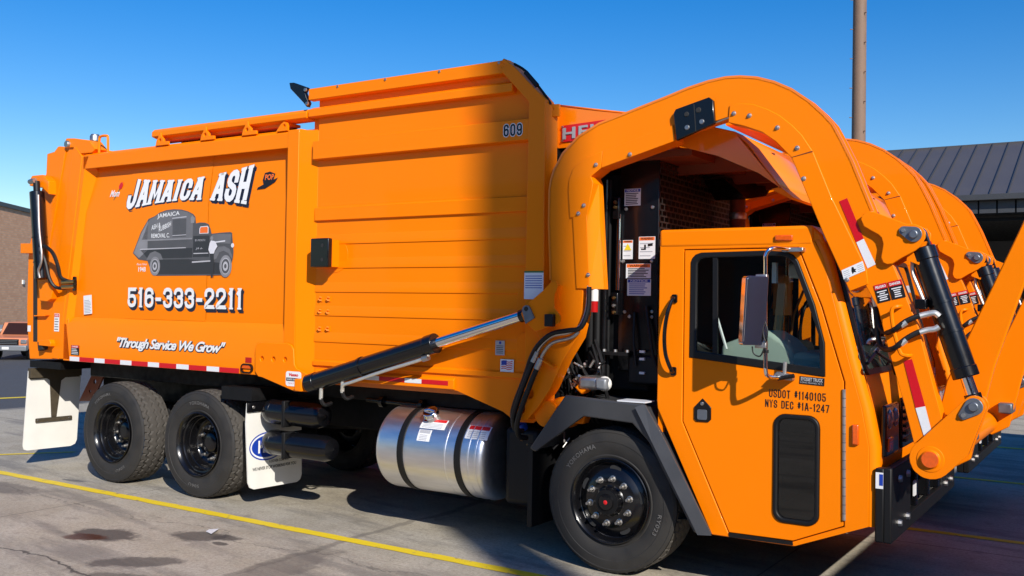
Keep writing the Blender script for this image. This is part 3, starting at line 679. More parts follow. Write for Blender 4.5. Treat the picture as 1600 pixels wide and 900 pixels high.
# ---------------- packer body
def panel_y(z):
    """side sheet of the rear body: leans in towards the roof, nearly upright below"""
    return -1.155 + .060*max(0, (z-2.88)/.5)
bd = empty('packer_body', (0,0,0), T)
MB().box(-6.75, -3.1, -1.04, 1.04, 1.28, 3.50).build('inner_shell', 'orange', bd)
for s in (1, -1):
    q = MB(); nz = 2; xs = [-6.90, -5.75, -4.48, -3.36]
    # seams between the three sheets of the side are lapped
    for k in range(3):
        vs = []
        for j in range(nz+1):
            z = (1.735, 2.88, 3.42)[j]; off = -.0035*(k == 1)
            for x in (xs[k], xs[k+1]): vs.append((x, s*(panel_y(z)+off), z))
        o = MB().add(vs, [(2*j, 2*j+1, 2*j+3, 2*j+2) for j in range(nz)]).build('side_sheet', 'orange', bd, smooth=60)
    MB().prism([(s*-1.2,3.353),(s*-1.2,3.50),(s*-1.17,3.525),(s*-.9,3.535),(s*-.9,3.40),(s*-1.05,3.39)], -6.50, -3.215, ax='x').build('top_rail', 'orange', bd, bevel=.008)
    MB().prism([(s*-1.2,1.250),(s*-1.2,1.655),(s*-1.148,1.745),(s*-1.0,1.745),(s*-1.0,1.25)], -6.78, -3.215, ax='x').build('bottom_sill', 'orange', bd, bevel=.006)
    MB().box(-3.355, -3.212, min(s*-1.203, s*-.9), max(s*-1.203, s*-.9), 1.36, 3.518).build('bolster_post', 'orange', bd, bevel=.006)
    MB().add([(-3.212,s*-1.2,1.15),(-3.028,s*-1.135,1.15),(-3.028,s*-1.135,3.50),(-3.212,s*-1.2,3.51),(-3.212,s*-1.0,1.15),(-3.028,s*-1.0,1.15),(-3.028,s*-1.0,3.50),(-3.212,s*-1.0,3.51)],
             [(0,1,2,3),(4,7,6,5),(0,4,5,1),(1,5,6,2),(2,6,7,3),(3,7,4,0)]).build('bolster_bevel', 'orange', bd, bevel=.004)
    # slanting rear post with its bright bevel
    MB().add([(-6.505,s*-1.2,3.50),(-6.86,s*-1.2,1.27),(-6.66,s*-1.2,1.27),(-6.74,s*-1.2,1.70),(-6.47,s*-1.2,3.353),(-6.36,s*-1.085,3.30),(-6.65,s*-1.15,1.75),(-6.505,s*-.95,3.50),(-6.86,s*-.95,1.27),(-6.65,s*-.95,1.3),(-6.36,s*-.95,3.30),(-6.40,s*-1.2,3.50),(-6.40,s*-.95,3.50)],
             [(0,1,2,3,4),(4,3,6,5),(0,7,8,1),(0,4,11),(4,5,11),(11,5,10,12),(5,6,9,10),(0,11,12,7),(1,8,9,2),(2,9,6,3)]).build('rear_post', 'orange', bd, smooth=20)
# roof of the packer with its side rails and hinge lugs
MB().prism([(-1.0,3.52),(-.8,3.60),(.8,3.60),(1.0,3.52)], -6.4, -3.1, ax='x').build('roof', 'orange', bd, bevel=.01)
for s in (-1, 1):
    MB().prism([(s*1.20,3.615),(s*1.20,3.665),(s*1.17,3.695),(s*1.02,3.70),(s*1.02,3.61),(s*1.14,3.60)], -5.33, -3.13, ax='x').build('roof_rail', 'orange', bd, bevel=.006)
    MB().prism([(s*1.14,3.575),(s*1.14,3.60),(s*1.0,3.60),(s*1.0,3.575)], -5.30, -3.4, ax='x').build('roof_slide', 'orange', bd)
    for x in (-5.18, -4.49, -3.895):
        MB().prism([(x-.07,3.515),(x-.055,3.57),(x-.03,3.60),(x-.012,3.648),(x+.012,3.648),(x+.018,3.61),(x+.055,3.58),(x+.06,3.555),(x+.13,3.55),(x+.13,3.515)], s*1.20-.012, s*1.20+.012, holes=[circ((x+.0,3.567), .019, 12)]).build('hinge_lug', 'orange', bd, bevel=.003)
    MB().prism([(-3.50,3.515),(-3.44,3.58),(-3.40,3.60),(-3.37,3.59),(-3.355,3.56),(-3.355,3.515)], s*1.20-.012, s*1.20+.012, holes=[circ((-3.395,3.562), .016, 12)]).build('hinge_lug', 'orange', bd)
MB().box(-4.9, -4.66, -.93, -.82, 3.60, 3.625).build('roof_sensor', 'white', bd); MB().tube([(-5.1,-1.0,3.57),(-4.0,-.98,3.575),(-3.45,-1.0,3.58)], .012, 8).build('roof_hose', 'hose', bd); MB().tube([(-4.2,-.95,3.585),(-3.5,-.96,3.59)], .010, 8).build('roof_hose', 'steel', bd)
# big lower bolster plate
bo = [(-3.706,1.485),(-3.70,1.52),(-3.675,1.547),(-3.642,1.556),(-3.290,1.562),(-3.235,1.547),(-3.205,1.505),(-3.194,1.376),(-3.166,1.339),(-3.094,1.317),(-3.014,1.289),(-2.978,1.259),(-2.966,1.139),(-3.187,1.132),(-3.604,1.235),(-3.656,1.240),(-3.70,1.285)]
MB().prism(bo, -1.222, -1.205, holes=[circ((-3.612,1.406), .024, 14), circ((-3.461,1.408), .024, 14), circ((-3.310,1.411), .024, 14)]).build('bolster_plate', 'orange', bd, bevel=.005)
MB().prism([(-x if False else x, z) for x, z in bo], 1.205, 1.222).build('bolster_plate', 'orange', bd, bevel=.005)
for x in (-3.612, -3.461, -3.310): MB().disc((x, 1.408), .03, -1.2045).build('plug_weld', 'orange', bd)
MB().lathe([(0,-.03),(.028,-.03),(.034,-.026),(.034,0)], (-3.036,-1.222,1.218), n=20).build('cylinder_pin', 'keeper', bd)
# round the lower corner of the sill, marker lamp and logo decal
mk = plate('marker_reflector', 'redlens', T, -3.855, 1.360, .085, .05, -1.2012)
MB().prism(rrect(-3.90,-3.745,1.262,1.352,.044), -1.222, -1.2, holes=[rrect(-3.888,-3.757,1.274,1.340,.033)]).build('marker_lamp_bezel', 'black', T); MB().prism(rrect(-3.888,-3.757,1.274,1.340,.033), -1.215, -1.2).build('marker_lamp', 'amber', T, bevel=.006)
p = MB().prism(rrect(-3.292,-3.10,1.176,1.310,.025), -1.2245, -1.2225).build('dealer_decal', 'white', T, smooth=0)
lettering('lettering', 'Vasso', 'red', p, rect_fn(-3.255,1.265,.12,.030,-1.2252), offset=.05, shear=.2)
plate('band', 'navy', p, -3.285, 1.222, .178, .030, -1.2245); lettering('lettering', 'WASTE SYSTEMS', 'white', p, rect_fn(-3.275,1.229,.155,.016,-1.2268), offset=.02); lettering('lettering', '718 417 1303', 'red', p, rect_fn(-3.265,1.192,.13,.018,-1.2252))
# conspicuity tape along the sill
segs = [-6.65,-6.474,-6.205,-6.023,-5.756,-5.566,-5.298,-5.120,-4.851,-4.663,-4.398,-4.217,-3.938]
for i in range(12): plate('reflective_tape', 'whitetape' if i % 2 == 0 else 'redtape', T, segs[i], 1.2535, segs[i+1]-segs[i]-.001, .047, -1.2010)
# ---------------- lettering on the packer side
def on_panel(x, z, w, h, off=.007): return lambda u, v: (x+u*w, panel_y(z+v*h)-off, z+v*h)
def jam(dx, dz, off):
    # letters grow towards both ends, the baseline arches up in the middle
    def f(x, z):
        u = x/1.85; v = z/.3; a = (u-.47)*2; lo = 2.945-.072*a*a; hi = 3.158+.070*a*a+.012*u
        zz = lo+(hi-lo)*v; return (-5.765+x+dx+.055*(v-.5), panel_y(zz)-off, zz+dz)
    return f
HEAD = 'JAMAICA ASH'
for nm, mt, dx, dz, off, sw in (('company_name_shadow', 'navy', .026, -.030, .0060, .066), ('company_name_shadow', 'navy', .013, -.016, .0068, .066), ('company_name_outline', 'navy', -.003, .001, .0076, .067), ('company_name', 'white', 0, 0, .0090, .056)):
    e_ = (sw-.056)/2; f_ = jam(dx-e_, dz, off); stroked(nm, HEAD, mt, T, f_, 1.85+2*e_, .3, sw, gap=.20 if sw < .06 else .17, serif=.010)
TEL = '516-333-2211'
for nm, mt, dx, dz, off, sw in (('phone_number_shadow', 'navy', .028, -.028, .0060, .046), ('phone_number_shadow', 'navy', .014, -.014, .0068, .046), ('phone_number', 'white', 0, 0, .0080, .037)):
    stroked(nm, TEL, mt, T, lambda x, z: (-5.71+x+dx-(sw-.037)/2, -1.155-off, 1.858+z+dz-(sw-.037)/2), 1.75+(sw-.037), .205+(sw-.037), sw, gap=.26, serif=.010)
MOTTO = '"Through Service We Grow"'
def mot(dx, dz, off): return lambda u, v: (-5.82+u*1.69+dx, -1.2-off, 1.405+v*.135+dz)
lettering('motto_outline', MOTTO, 'navy', T, mot(.006, -.008, .0015), offset=.07, shear=.42, spacing=.86); lettering('motto_outline', MOTTO, 'navy', T, mot(0, 0, .0020), offset=.075, shear=.42, spacing=.86)
lettering('motto', MOTTO, 'white', T, mot(0, 0, .0032), offset=.03, shear=.42, spacing=.86)
# flower with a name, cap with a name
def decal(name, pts, material, parent, off, holes=()):
    b = MB(); b.prism(pts, 0, .0004, holes); b.v = [(x, panel_y(z)-off-y, z) for x, y, z in b.v]; return b.build(name, material, parent, smooth=0)
p = lettering('flower_name', 'Mom', 'white', T, on_panel(-6.09,3.035,.165,.075), offset=.02, shear=.45)
decal('stem', [(-6.02,3.00),(-6.012,3.00),(-5.925,3.125),(-5.935,3.128)], 'green', p, .0062); decal('leaf', [(-5.99,3.06),(-5.955,3.10),(-5.965,3.06)], 'green', p, .0064)
decal('petal', [(-5.945,3.115),(-5.955,3.15),(-5.93,3.185),(-5.90,3.19),(-5.885,3.16),(-5.905,3.12)], 'red', p, .0066)
p = decal('cap_emblem', [(-3.81,3.0),(-3.70,3.005),(-3.575,3.06),(-3.545,3.10),(-3.60,3.085),(-3.585,3.14),(-3.66,3.165),(-3.725,3.155),(-3.745,3.09),(-3.725,3.045),(-3.80,3.02)], 'ink', T, .0064)
lettering('lettering', 'POP', 'warnorange', p, on_panel(-3.715,3.085,.115,.055,.0072), offset=.03)
# mural of a 1940s ash truck, flat print in grey tones (built as layered vinyl)
MU = empty('truck_mural', (0,0,0), T)
def mur(name, pts, tone, lay, holes=()): return decal(name, pts, tone, MU, .0058+lay*.0006, holes)
mur('mural_body', [(-5.645,2.425),(-5.60,2.50),(-5.52,2.64),(-5.40,2.775),(-5.30,2.80),(-5.22,2.835),(-5.12,2.855),(-5.0,2.860),(-4.88,2.852),(-4.78,2.83),(-4.70,2.80),(-4.665,2.77),(-4.655,2.705),(-4.60,2.712),(-4.52,2.708),(-4.465,2.69),(-4.435,2.64),(-4.42,2.595),(-4.30,2.602),(-4.15,2.605),(-4.125,2.595),(-4.112,2.50),(-4.098,2.41),(-4.105,2.355),(-4.13,2.28),(-4.16,2.215),(-4.20,2.19),(-4.45,2.187),(-5.25,2.185),(-5.33,2.22),(-5.40,2.34),(-5.545,2.355)], 'mono1', 0)
mur('mural_glow', [(-5.385,2.765),(-5.30,2.792),(-5.22,2.825),(-5.12,2.845),(-5.0,2.850),(-4.88,2.842),(-4.78,2.82),(-4.70,2.79),(-4.70,2.56),(-5.50,2.56)], 'mono2', 1)
mur('mural_tailgate', [(-5.63,2.425),(-5.51,2.63),(-5.405,2.755),(-5.405,2.45),(-5.54,2.37)], 'mono3', 1)
mur('mural_sill', [(-5.52,2.455),(-4.70,2.462),(-4.70,2.365),(-5.40,2.365)], 'mono0', 1)
mur('mural_strip', [(-5.50,2.545),(-4.705,2.548),(-4.705,2.562),(-5.49,2.562)], 'mono3', 2)
mur('mural_strip', [(-5.53,2.455),(-4.80,2.462),(-4.80,2.470),(-5.52,2.467)], 'mono4', 2)
mur('mural_hatch', [(-5.01,2.575),(-4.80,2.578),(-4.80,2.76),(-5.01,2.755)], 'mono1', 2); mur('mural_hatch_rail', [(-5.02,2.763),(-4.80,2.772),(-4.80,2.782),(-5.02,2.773)], 'mono4', 2); mur('mural_hatch_rail', [(-5.01,2.588),(-4.80,2.592),(-4.80,2.599),(-5.01,2.595)], 'mono4', 3)
mur('mural_cab_window', [(-4.60,2.60),(-4.465,2.60),(-4.465,2.66),(-4.48,2.675),(-4.585,2.672),(-4.60,2.65)], 'mono5', 2); mur('mural_cab_glass', [(-4.59,2.606),(-4.475,2.606),(-4.475,2.655),(-4.485,2.667),(-4.58,2.664),(-4.59,2.648)], 'warnorange', 3)
mur('mural_cab_door', [(-4.69,2.37),(-4.45,2.37),(-4.45,2.58),(-4.69,2.58)], 'mono0', 1); mur('mural_running_board', [(-4.70,2.312),(-4.42,2.322),(-4.42,2.335),(-4.70,2.327)], 'mono4', 3); mur('mural_running_board', [(-4.68,2.40),(-4.46,2.402),(-4.46,2.41),(-4.68,2.41)], 'mono4', 3)
mur('mural_shadow', [(-5.30,2.20),(-4.20,2.20),(-4.20,2.30),(-4.75,2.35),(-5.30,2.35)], 'mono0', 1)
mur('mural_hood', [(-4.42,2.50),(-4.30,2.50),(-4.14,2.49),(-4.135,2.585),(-4.30,2.592),(-4.415,2.585)], 'mono2', 2); mur('mural_hood_line', [(-4.36,2.505),(-4.22,2.515),(-4.22,2.527),(-4.36,2.517)], 'mono5', 3)
mur('mural_fender', [(-4.40,2.33),(-4.37,2.41),(-4.31,2.465),(-4.23,2.47),(-4.15,2.44),(-4.115,2.37),(-4.115,2.34),(-4.17,2.40),(-4.24,2.425),(-4.30,2.41),(-4.34,2.35)], 'mono2', 3)
mur('mural_rear_fender', [(-5.42,2.35),(-5.36,2.42),(-5.28,2.44),(-5.19,2.41),(-5.15,2.35)], 'mono2', 2)
for cx, cz, a, bq in ((-5.275,2.285,.083,.098), (-4.205,2.275,.088,.108)):
    def el(k): return [(cx+a*k*math.cos(t), cz+bq*k*math.sin(t)) for t in [2*math.pi*i/28 for i in range(28)]]
    for k, tone, ly in ((1.0, 'mono3', 4), (.74, 'mono4', 5), (.66, 'mono1', 6), (.42, 'mono4', 7), (.2, 'mono1', 8)): mur('mural_wheel', el(k), tone, ly)
mur('mural_figure', [(-4.455,2.44),(-4.44,2.50),(-4.42,2.53),(-4.36,2.52),(-4.325,2.47),(-4.36,2.43),(-4.375,2.40),(-4.43,2.40)], 'mono5', 9); mur('mural_figure', [(-4.43,2.40),(-4.375,2.40),(-4.372,2.30),(-4.385,2.18),(-4.36,2.172),(-4.41,2.168),(-4.418,2.28)], 'mono0', 9); mur('mural_figure', circ((-4.408,2.55), .022, 12), 'mono3', 10)
mur('mural_headlamp', circ((-4.112,2.475), .022, 12), 'mono5', 5); mur('mural_lamp', [(-4.73,2.71),(-4.68,2.71),(-4.67,2.76),(-4.71,2.79),(-4.735,2.76)], 'mono3', 3)
for body, x, z, w, h, rise in (('JAMAICA', -5.255, 2.765, .35, .055, .02), ('ASH &', -5.345, 2.655, .145, .05, .03), ('RUBBISH', -5.225, 2.635, .19, .05, .055), ('REMOVAL C.', -5.345, 2.575, .29, .045, 0)):
    lettering('mural_lettering', body, 'white', MU, lambda u, v: (x+u*w, panel_y(z)-.0085, z+v*h+rise*u), offset=.01)
lettering('mural_lettering', 'BY-MONTH', 'mono4', MU, on_panel(-4.66,2.525,.15,.02,.0085)); lettering('mural_lettering', 'JA 6-', 'mono4', MU, on_panel(-4.65,2.44,.11,.025,.0085), shear=.3)
lettering('mural_caption', 'Photo Taken', 'white', MU, on_panel(-5.575,2.295,.17,.022,.0075), shear=.4); lettering('mural_caption', '1948', 'white', MU, on_panel(-5.545,2.228,.12,.050,.0075), offset=.02)
# ---------------- hopper
hp = empty('hopper', (0,0,0), T)
YH = -1.135
for s in (1, -1):
    q = [(-3.03,1.30),(-2.24,1.275),(-1.435,1.240),(-.975,1.10),(-.86,1.03),(-.70,1.035),(-.60,1.12),(-.60,3.40),(-.97,3.80),(-3.03,3.80)]
    MB().prism(q, s*YH, s*(YH+.02)).build('side_plate', 'orange', hp)
    def rib(name, z0, z1, x0, x1, p, top=.02, mat_='orange'):
        MB().prism([(s*YH,z0),(s*(YH-p),z0+.004),(s*(YH-p),z1-top),(s*YH,z1)], x0, x1, ax='x').build(name, mat_, hp, bevel=.004)
    rib('top_flange', 3.766, 3.876, -3.105, -.955, .065, .004); rib('upper_rail', 3.612, 3.712, -3.105, -.905, .065, .03); rib('belt_beam', 3.222, 3.400, -3.04, -.745, .065, .012)
    rib('mid_rib', 2.672, 2.800, -3.04, -.745, .022, .01)
    for z in (2.461, 2.246, 2.032, 1.82, 1.584): 
        MB().prism([(s*YH,z),(s*(YH-.008),z+.002),(s*(YH-.008),z+.03),(s*YH,z+.09)], -3.03, -.755, ax='x').build('lap_seam', 'orange', hp)
    rib('sill_rib', 1.368, 1.424, -3.03, -.76, .02, .012); rib('sill_rib', 1.245, 1.345, -3.0, -1.45, .026, .02)
    fr = [(-.985,3.886),(-.872,3.795),(-.599,3.519),(-.578,2.03),(-.56,1.2),(-.735,1.2),(-.752,2.0),(-.745,3.515),(-1.004,3.782),(-1.05,3.83)]
    MB().prism(fr, s*-1.205, s*-1.06, holes=[circ((-.995,3.832), .021, 14)]).build('front_frame', 'orange', hp, bevel=.006)
    MB().add([(-.599,s*-1.195,3.50),(-.535,s*-1.12,3.45),(-.52,s*-1.12,1.15),(-.575,s*-1.195,1.15)], [(0,1,2,3)]).build('frame_return', 'orange', hp, smooth=0)
MB().box(-3.0, -.62, -1.05, 1.05, 1.2, 3.2).build('hopper_floor', 'orange_dirty', hp); MB().box(-3.12, -3.05, -1.1, 1.1, 3.2, 3.72).build('rear_wall', 'orange', hp)
MB().box(-.66, -.58, -1.1, 1.1, 1.2, 3.45).build('front_wall', 'frame', hp)
MB().prism([(-3.34,3.952),(-3.284,3.948),(-3.117,3.887),(-3.146,3.845),(-3.092,3.743),(-3.112,3.706),(-3.154,3.749),(-3.324,3.895)], -1.215, -1.17).build('canopy_bracket', 'black', hp, bevel=.004)
for p in ((-3.125,3.862), (-3.10,3.735)): MB().lathe([(0,-.014),(.016,-.012),(.018,0)], (p[0],-1.217,p[1]), n=10).build('bolt', 'steel', hp)
for x in (-2.75, -2.2, -1.62, -1.03): MB().lathe([(0,-.007),(.010,-.006),(.012,0)], (x,-1.201,3.855), n=10).build('bolt', 'steel', hp)
MB().tube(smooth_path([(-.90,-1.18,3.835),(-.80,-1.17,3.77),(-.70,-1.16,3.655),(-.60,-1.14,3.52),(-.57,-1.13,3.44)]), .010, 8).build('hose', 'hose', hp); MB().tube([(-.79,-1.185,3.755),(-.685,-1.18,3.64)], .019, 10).build('hose_sleeve', 'hose', hp)
# rubber arm stop on its bracket
MB().prism([(-2.945,2.505),(-2.945,2.248),(-2.73,2.248),(-2.73,2.505)], -1.30, -1.245).build('arm_stop', 'black', hp, bevel=.01)
MB().prism([(-2.93,2.495),(-2.93,2.255),(-2.75,2.255),(-2.75,2.495)], -1.245, YH).build('arm_stop_bracket', 'orange', hp)
for z in (2.44, 2.315): MB().lathe([(.0,-.001),(.018,-.001)], (-2.80,-1.3005,z), n=12).build('stop_hole', 'dark_int', hp)
MB().prism(hull(circ((-2.80,2.36), .155, 24, -90, 90)+[(-2.86,2.515),(-2.86,2.205)]), YH-.004, YH).build('doubler_plate', 'orange', hp, bevel=.002)
for x, z in ((-2.96,1.971),(-2.863,1.972),(-2.962,1.859),(-2.865,1.857),(-2.961,1.702),(-2.864,1.705)):
    MB().box(x-.024, x+.024, YH-.006, YH, z-.026, z+.026).build('tie_pad', 'orange', hp); MB().tube([(x+.012,YH-.006,z+.012),(x,YH-.022,z+.016),(x-.012,YH-.024,z),(x-.002,YH-.02,z-.014),(x+.012,YH-.006,z-.014)], .006, 6).build('tie_hook', 'orange', hp)
for (x, w, col) in ((-2.395, .158, 'whitetape'), (-2.236, .279, 'redtape'), (-1.956, .179, 'whitetape'), (-1.776, .274, 'redtape')): plate('reflective_tape', col, T, x, 1.278, w-.001, .036, YH-.0275)
# sprung reliefs in the front of the hopper plate
for z0, z1 in ((1.50, 1.73), (1.82, 2.08)): MB().prism([(-.86,z0),(-.86,z1-.06),(-.84,z1-.02),(-.80,z1),(-.76,z1),(-.76,z0)], YH-.010, YH).build('relief_panel', 'orange', hp, bevel=.003)
MB().prism([(-.99,3.36),(-.985,3.262),(-.79,3.258),(-.79,3.358)], 0, .0001).v
for sw, mt, w in ((.026, 'white', .0004), (.0145, 'ink', .0012)): stroked('fleet_number', '609', mt, T, lambda x, z: (-.975+x-(sw-.0145)/2, -1.2005-w, 3.264+z-(sw-.0145)/2), .170+(sw-.0145), .094+(sw-.0145), sw, gap=.42 if sw < .02 else .14)
sticker(T, -.755, 1.985, .17, .215, -1.2055, '', 'green', .06, rows=9, row_ink='navy', name='load_chart') if False else None
p = plate('load_chart', 'white', T, -.757, 1.99, .172, .215, -1.2058); plate('header_band', 'green', p, -.757, 2.193, .172, .012, -1.2075)
b = MB(); 
for i in range(6): b.add([(-.747,-1.2077,2.17-i*.018),(-.597,-1.2077,2.17-i*.018),(-.597,-1.2077,2.164-i*.018),(-.747,-1.2077,2.164-i*.018)], [(0,1,2,3)])
b.build('print_rows', 'blue', p, smooth=0)
p = plate('rating_plate', 'grey', T, -1.055, 1.545, .087, .115, YH-.0102); b = MB()
for i in range(5): b.add([(-1.045,YH-.0122,1.56+i*.014),(-.98,YH-.0122,1.56+i*.014),(-.98,YH-.0122,1.565+i*.014),(-1.045,YH-.0122,1.565+i*.014)], [(0,1,2,3)])
b.build('print_rows', 'ink', p, smooth=0); MB().disc((-1.01,1.643), .011, YH-.0122).build('maker_dot', 'blue', p, smooth=0)
p = plate('flag_decal', 'white', T, -1.005, 1.397, .125, .118, YH-.0105)
for i in range(5): 
    MB().add([(-.995+.105*k/8, YH-.0126, 1.437+i*.0145+.005*math.sin(k*.9)) for k in range(9)]+[(-.995+.105*k/8, YH-.0126, 1.444+i*.0145+.005*math.sin(k*.9)) for k in range(8,-1,-1)], [tuple(range(18))]).build('flag_stripe', 'red', p, smooth=0)
MB().add([(-.995,YH-.013,1.468),(-.945,YH-.013,1.472),(-.945,YH-.013,1.507),(-.995,YH-.013,1.503)], [(0,1,2,3)]).build('flag_canton', 'blue', p, smooth=0); lettering('lettering', 'Made in USA', 'blue', p, rect_fn(-.985,1.405,.085,.014,YH-.0126), shear=.3)
# ---------------- tailgate
tg = empty('tailgate', (0,0,0), T)
out = [(-6.51,3.52),(-6.56,3.62),(-6.74,3.62),(-7.03,3.655),(-7.10,3.60),(-7.242,3.585),(-7.25,3.36),(-7.436,2.932),(-7.532,2.581),(-7.563,2.42),(-7.565,1.83),(-7.545,1.60),(-7.481,1.235),(-6.87,1.258),(-6.80,1.60)]
MB().prism(out, -1.17, 1.17).build('tailgate_shell', 'orange', tg, bevel=.012)
for s in (1, -1):
    def Yq(a, b): return (min(s*a, s*b), max(s*a, s*b))
    def pr(name, pts, a, b, mt='orange', bev=.006, holes=()): return MB().prism(pts, *Yq(a, b), holes=holes).build(name, mt, tg, bevel=bev)
    pr('front_rib', [(-6.53,3.50),(-6.66,3.62),(-6.70,3.60),(-7.02,1.80),(-7.00,1.262),(-6.875,1.262),(-6.805,1.70)], -1.195, -1.16)
    pr('middle_rib', [(-6.86,3.60),(-7.0,3.60),(-7.20,2.40),(-7.16,2.40)], -1.182, -1.16, bev=.004)
    pr('foot_gusset', [(-6.82,1.656),(-6.70,1.72),(-6.68,1.30),(-6.87,1.30)], -1.197, -1.165, bev=.004)
    pr('top_hinge', [(-6.68,3.535),(-6.70,3.61),(-6.86,3.62),(-6.875,3.68),(-6.84,3.725),(-6.70,3.715),(-6.54,3.69),(-6.42,3.672),(-6.34,3.60),(-6.30,3.57),(-6.36,3.53)], -1.19, -1.03)
    MB().lathe([(0,-.03),(.035,-.03),(.04,-.02),(.04,.2),(0,.2)], (-6.80,-1.19,3.655), n=16).build('hinge_pin', 'steel', tg) if s > 0 else None
    pr('cylinder_bracket', [(-7.405,3.215),(-7.395,3.29),(-7.36,3.327),(-7.16,3.327),(-7.03,3.25),(-7.02,3.10),(-7.15,3.18),(-7.26,3.19)], -1.27, -1.15)
    pr('ledge', [(-7.61,2.565),(-7.27,2.555),(-7.265,2.445),(-7.605,2.45)], -1.24, -1.1)
    pr('latch_slot', [(-7.448,2.305),(-7.37,2.305),(-7.33,1.44),(-7.407,1.44)], -1.1745, -1.16, 'dark_int', 0)
    pr('lock_box', [(-7.17,2.11),(-6.98,2.11),(-6.89,2.03),(-6.93,1.93),(-7.0,1.90),(-7.145,1.905)], -1.27, -1.15)
    pr('latch_arm', [(-7.18,1.46),(-6.97,1.477),(-6.94,1.44),(-6.945,1.40),(-7.18,1.405)], -1.25, -1.15); pr('latch_pad', [(-7.22,1.44),(-7.12,1.44),(-7.12,1.36),(-7.20,1.34)], -1.24, -1.15, 'dark_int'); pr('shelf', [(-7.34,1.74),(-7.10,1.745),(-7.12,1.735),(-7.34,1.73)], -1.215, -1.16, bev=0)
cyl = empty('tailgate_cylinder', (0,0,0), T)
MB().tube([(-7.185,-1.31,3.13),(-7.04,-1.31,2.15)], .078, 24).build('barrel', 'black', cyl, bevel=.006); MB().tube([(-7.20,-1.31,3.25),(-7.185,-1.31,3.12)], .036, 16).build('rod', 'hose', cyl)
for t in (.52, .80): MB().tube([(-7.185+.145*t,-1.31,3.13-.98*t),(-7.185+.145*(t+.012),-1.31,3.13-.98*(t+.012))], .083, 24).build('clamp_band', 'black', cyl)
MB().tube([(-7.28,-1.34,3.245),(-7.18,-1.34,3.255)], .028, 12).build('rod_pin', 'steel', cyl)
MB().tube(smooth_path([(-7.035,-1.385,3.08),(-6.985,-1.395,2.72),(-6.95,-1.39,2.52),(-6.93,-1.39,2.42),(-6.935,-1.39,2.32),(-6.98,-1.39,2.24),(-6.97,-1.38,2.16)]), .014, 8).build('steel_pipe', 'steel', cyl)
MB().tube(smooth_path([(-7.02,-1.36,2.53),(-6.90,-1.35,2.50),(-6.80,-1.33,2.42),(-6.74,-1.31,2.28),(-6.72,-1.29,2.17),(-6.66,-1.24,2.13),(-6.60,-1.22,2.125)]), .020, 8).build('hydraulic_hose', 'hose', cyl)
MB().tube(smooth_path([(-7.0,-1.36,2.455),(-6.93,-1.35,2.36),(-6.87,-1.33,2.16),(-6.82,-1.29,2.065),(-6.74,-1.25,2.05),(-6.62,-1.22,2.075)]), .020, 8).build('hydraulic_hose', 'hose', cyl)
for z in (2.125, 2.072): MB().tube([(-6.72,-1.27,z-.01),(-6.58,-1.215,z)], .022, 8).build('hose_coupling', 'brass', cyl)
MB().prism(rrect(-6.615,-6.56,2.02,2.18,.02), -1.215, -1.2).build('port_plate', 'black', cyl)
MB().tube(smooth_path([(-6.29,-1.15,3.52),(-6.288,-1.15,3.68),(-6.26,-1.15,3.707),(-6.17,-1.15,3.705),(-6.14,-1.15,3.68),(-6.13,-1.15,3.52)]), .014, 8).build('roof_handle', 'orange', T); MB().lathe([(0,.08),(.04,.075),(.055,.05),(.055,0)], (-6.52,-1.05,3.69), ax='z', n=16).build('beacon', 'steel', T)
sticker(T, -6.965, 1.568, .092, .20, -1.1972, 'DANGER', 'red', .2, rows=5, row_ink='ink'); sticker(T, -6.455, 1.765, .145, .205, panel_y(1.9)-.016, None, rows=9, ang=R(5), row_ink='grey', name='capacity_decal'); sticker(T, -6.63, 1.318, .15, .108, -1.2012, 'DANGER', 'red', .26, body='ink', rows=4, row_ink='white'); plate('tail_label', 'white', T, -7.53, 1.55, .06, .07, -1.1718)
# ---------------- lift cylinder on the body side
lc = empty('lift_cylinder', (0,0,0), T)
a, b_ = Vector((-3.02,-1.288,1.195)), Vector((-.585,-1.288,1.900)); dd = (b_-a).normalized()
def al(t): return a+dd*t
MB().tube([al(.10), al(1.52)], .078, 28).build('barrel', 'black', lc, bevel=.008); MB().tube([al(1.45), al(1.545)], .085, 28).build('gland', 'black', lc, bevel=.006); MB().tube([al(.085), al(.19)], .083, 28).build('end_cap', 'black', lc, bevel=.006)
MB().tube([al(1.52), al(2.42)], .044, 24).build('rod', 'chrome', lc); MB().tube([al(2.38), al(2.50)], .050, 20).build('rod_eye', 'black', lc, bevel=.005)
MB().box(-3.05, -2.96, -1.36, -1.24, 1.15, 1.26).build('clevis', 'orange', lc, bevel=.01)
MB().tube([al(.72), al(.745)], .086, 28).build('clamp_band', 'black', lc); pz = Vector((.03,-.03,-.09))
MB().tube(smooth_path([al(.50)+Vector((.01,-.02,-.155)), al(.50)+Vector((.04,-.03,-.10)), al(.60)+Vector((.03,-.03,-.10)), al(1.0)+pz, al(1.40)+pz, al(1.47)+Vector((.02,-.02,-.06))]), .014, 10).build('steel_pipe', 'zinc', lc)
for t in (.50, .24): 
    MB().tube([al(t)+Vector((.01,-.01,-.07)), al(t)+Vector((.01,-.01,-.17))], .017, 8).build('elbow_fitting', 'zinc', lc); MB().tube(smooth_path([al(t)+Vector((.01,-.01,-.16)), al(t)+Vector((.018,0,-.20)), al(t)+Vector((.03,.03,-.222)), al(t)+Vector((.03,.10,-.21))]), .017, 8).build('hydraulic_hose', 'hose', lc)
MB().tube([al(1.40)+pz, al(1.46)+pz], .026, 10).build('pipe_nut', 'steel', lc)
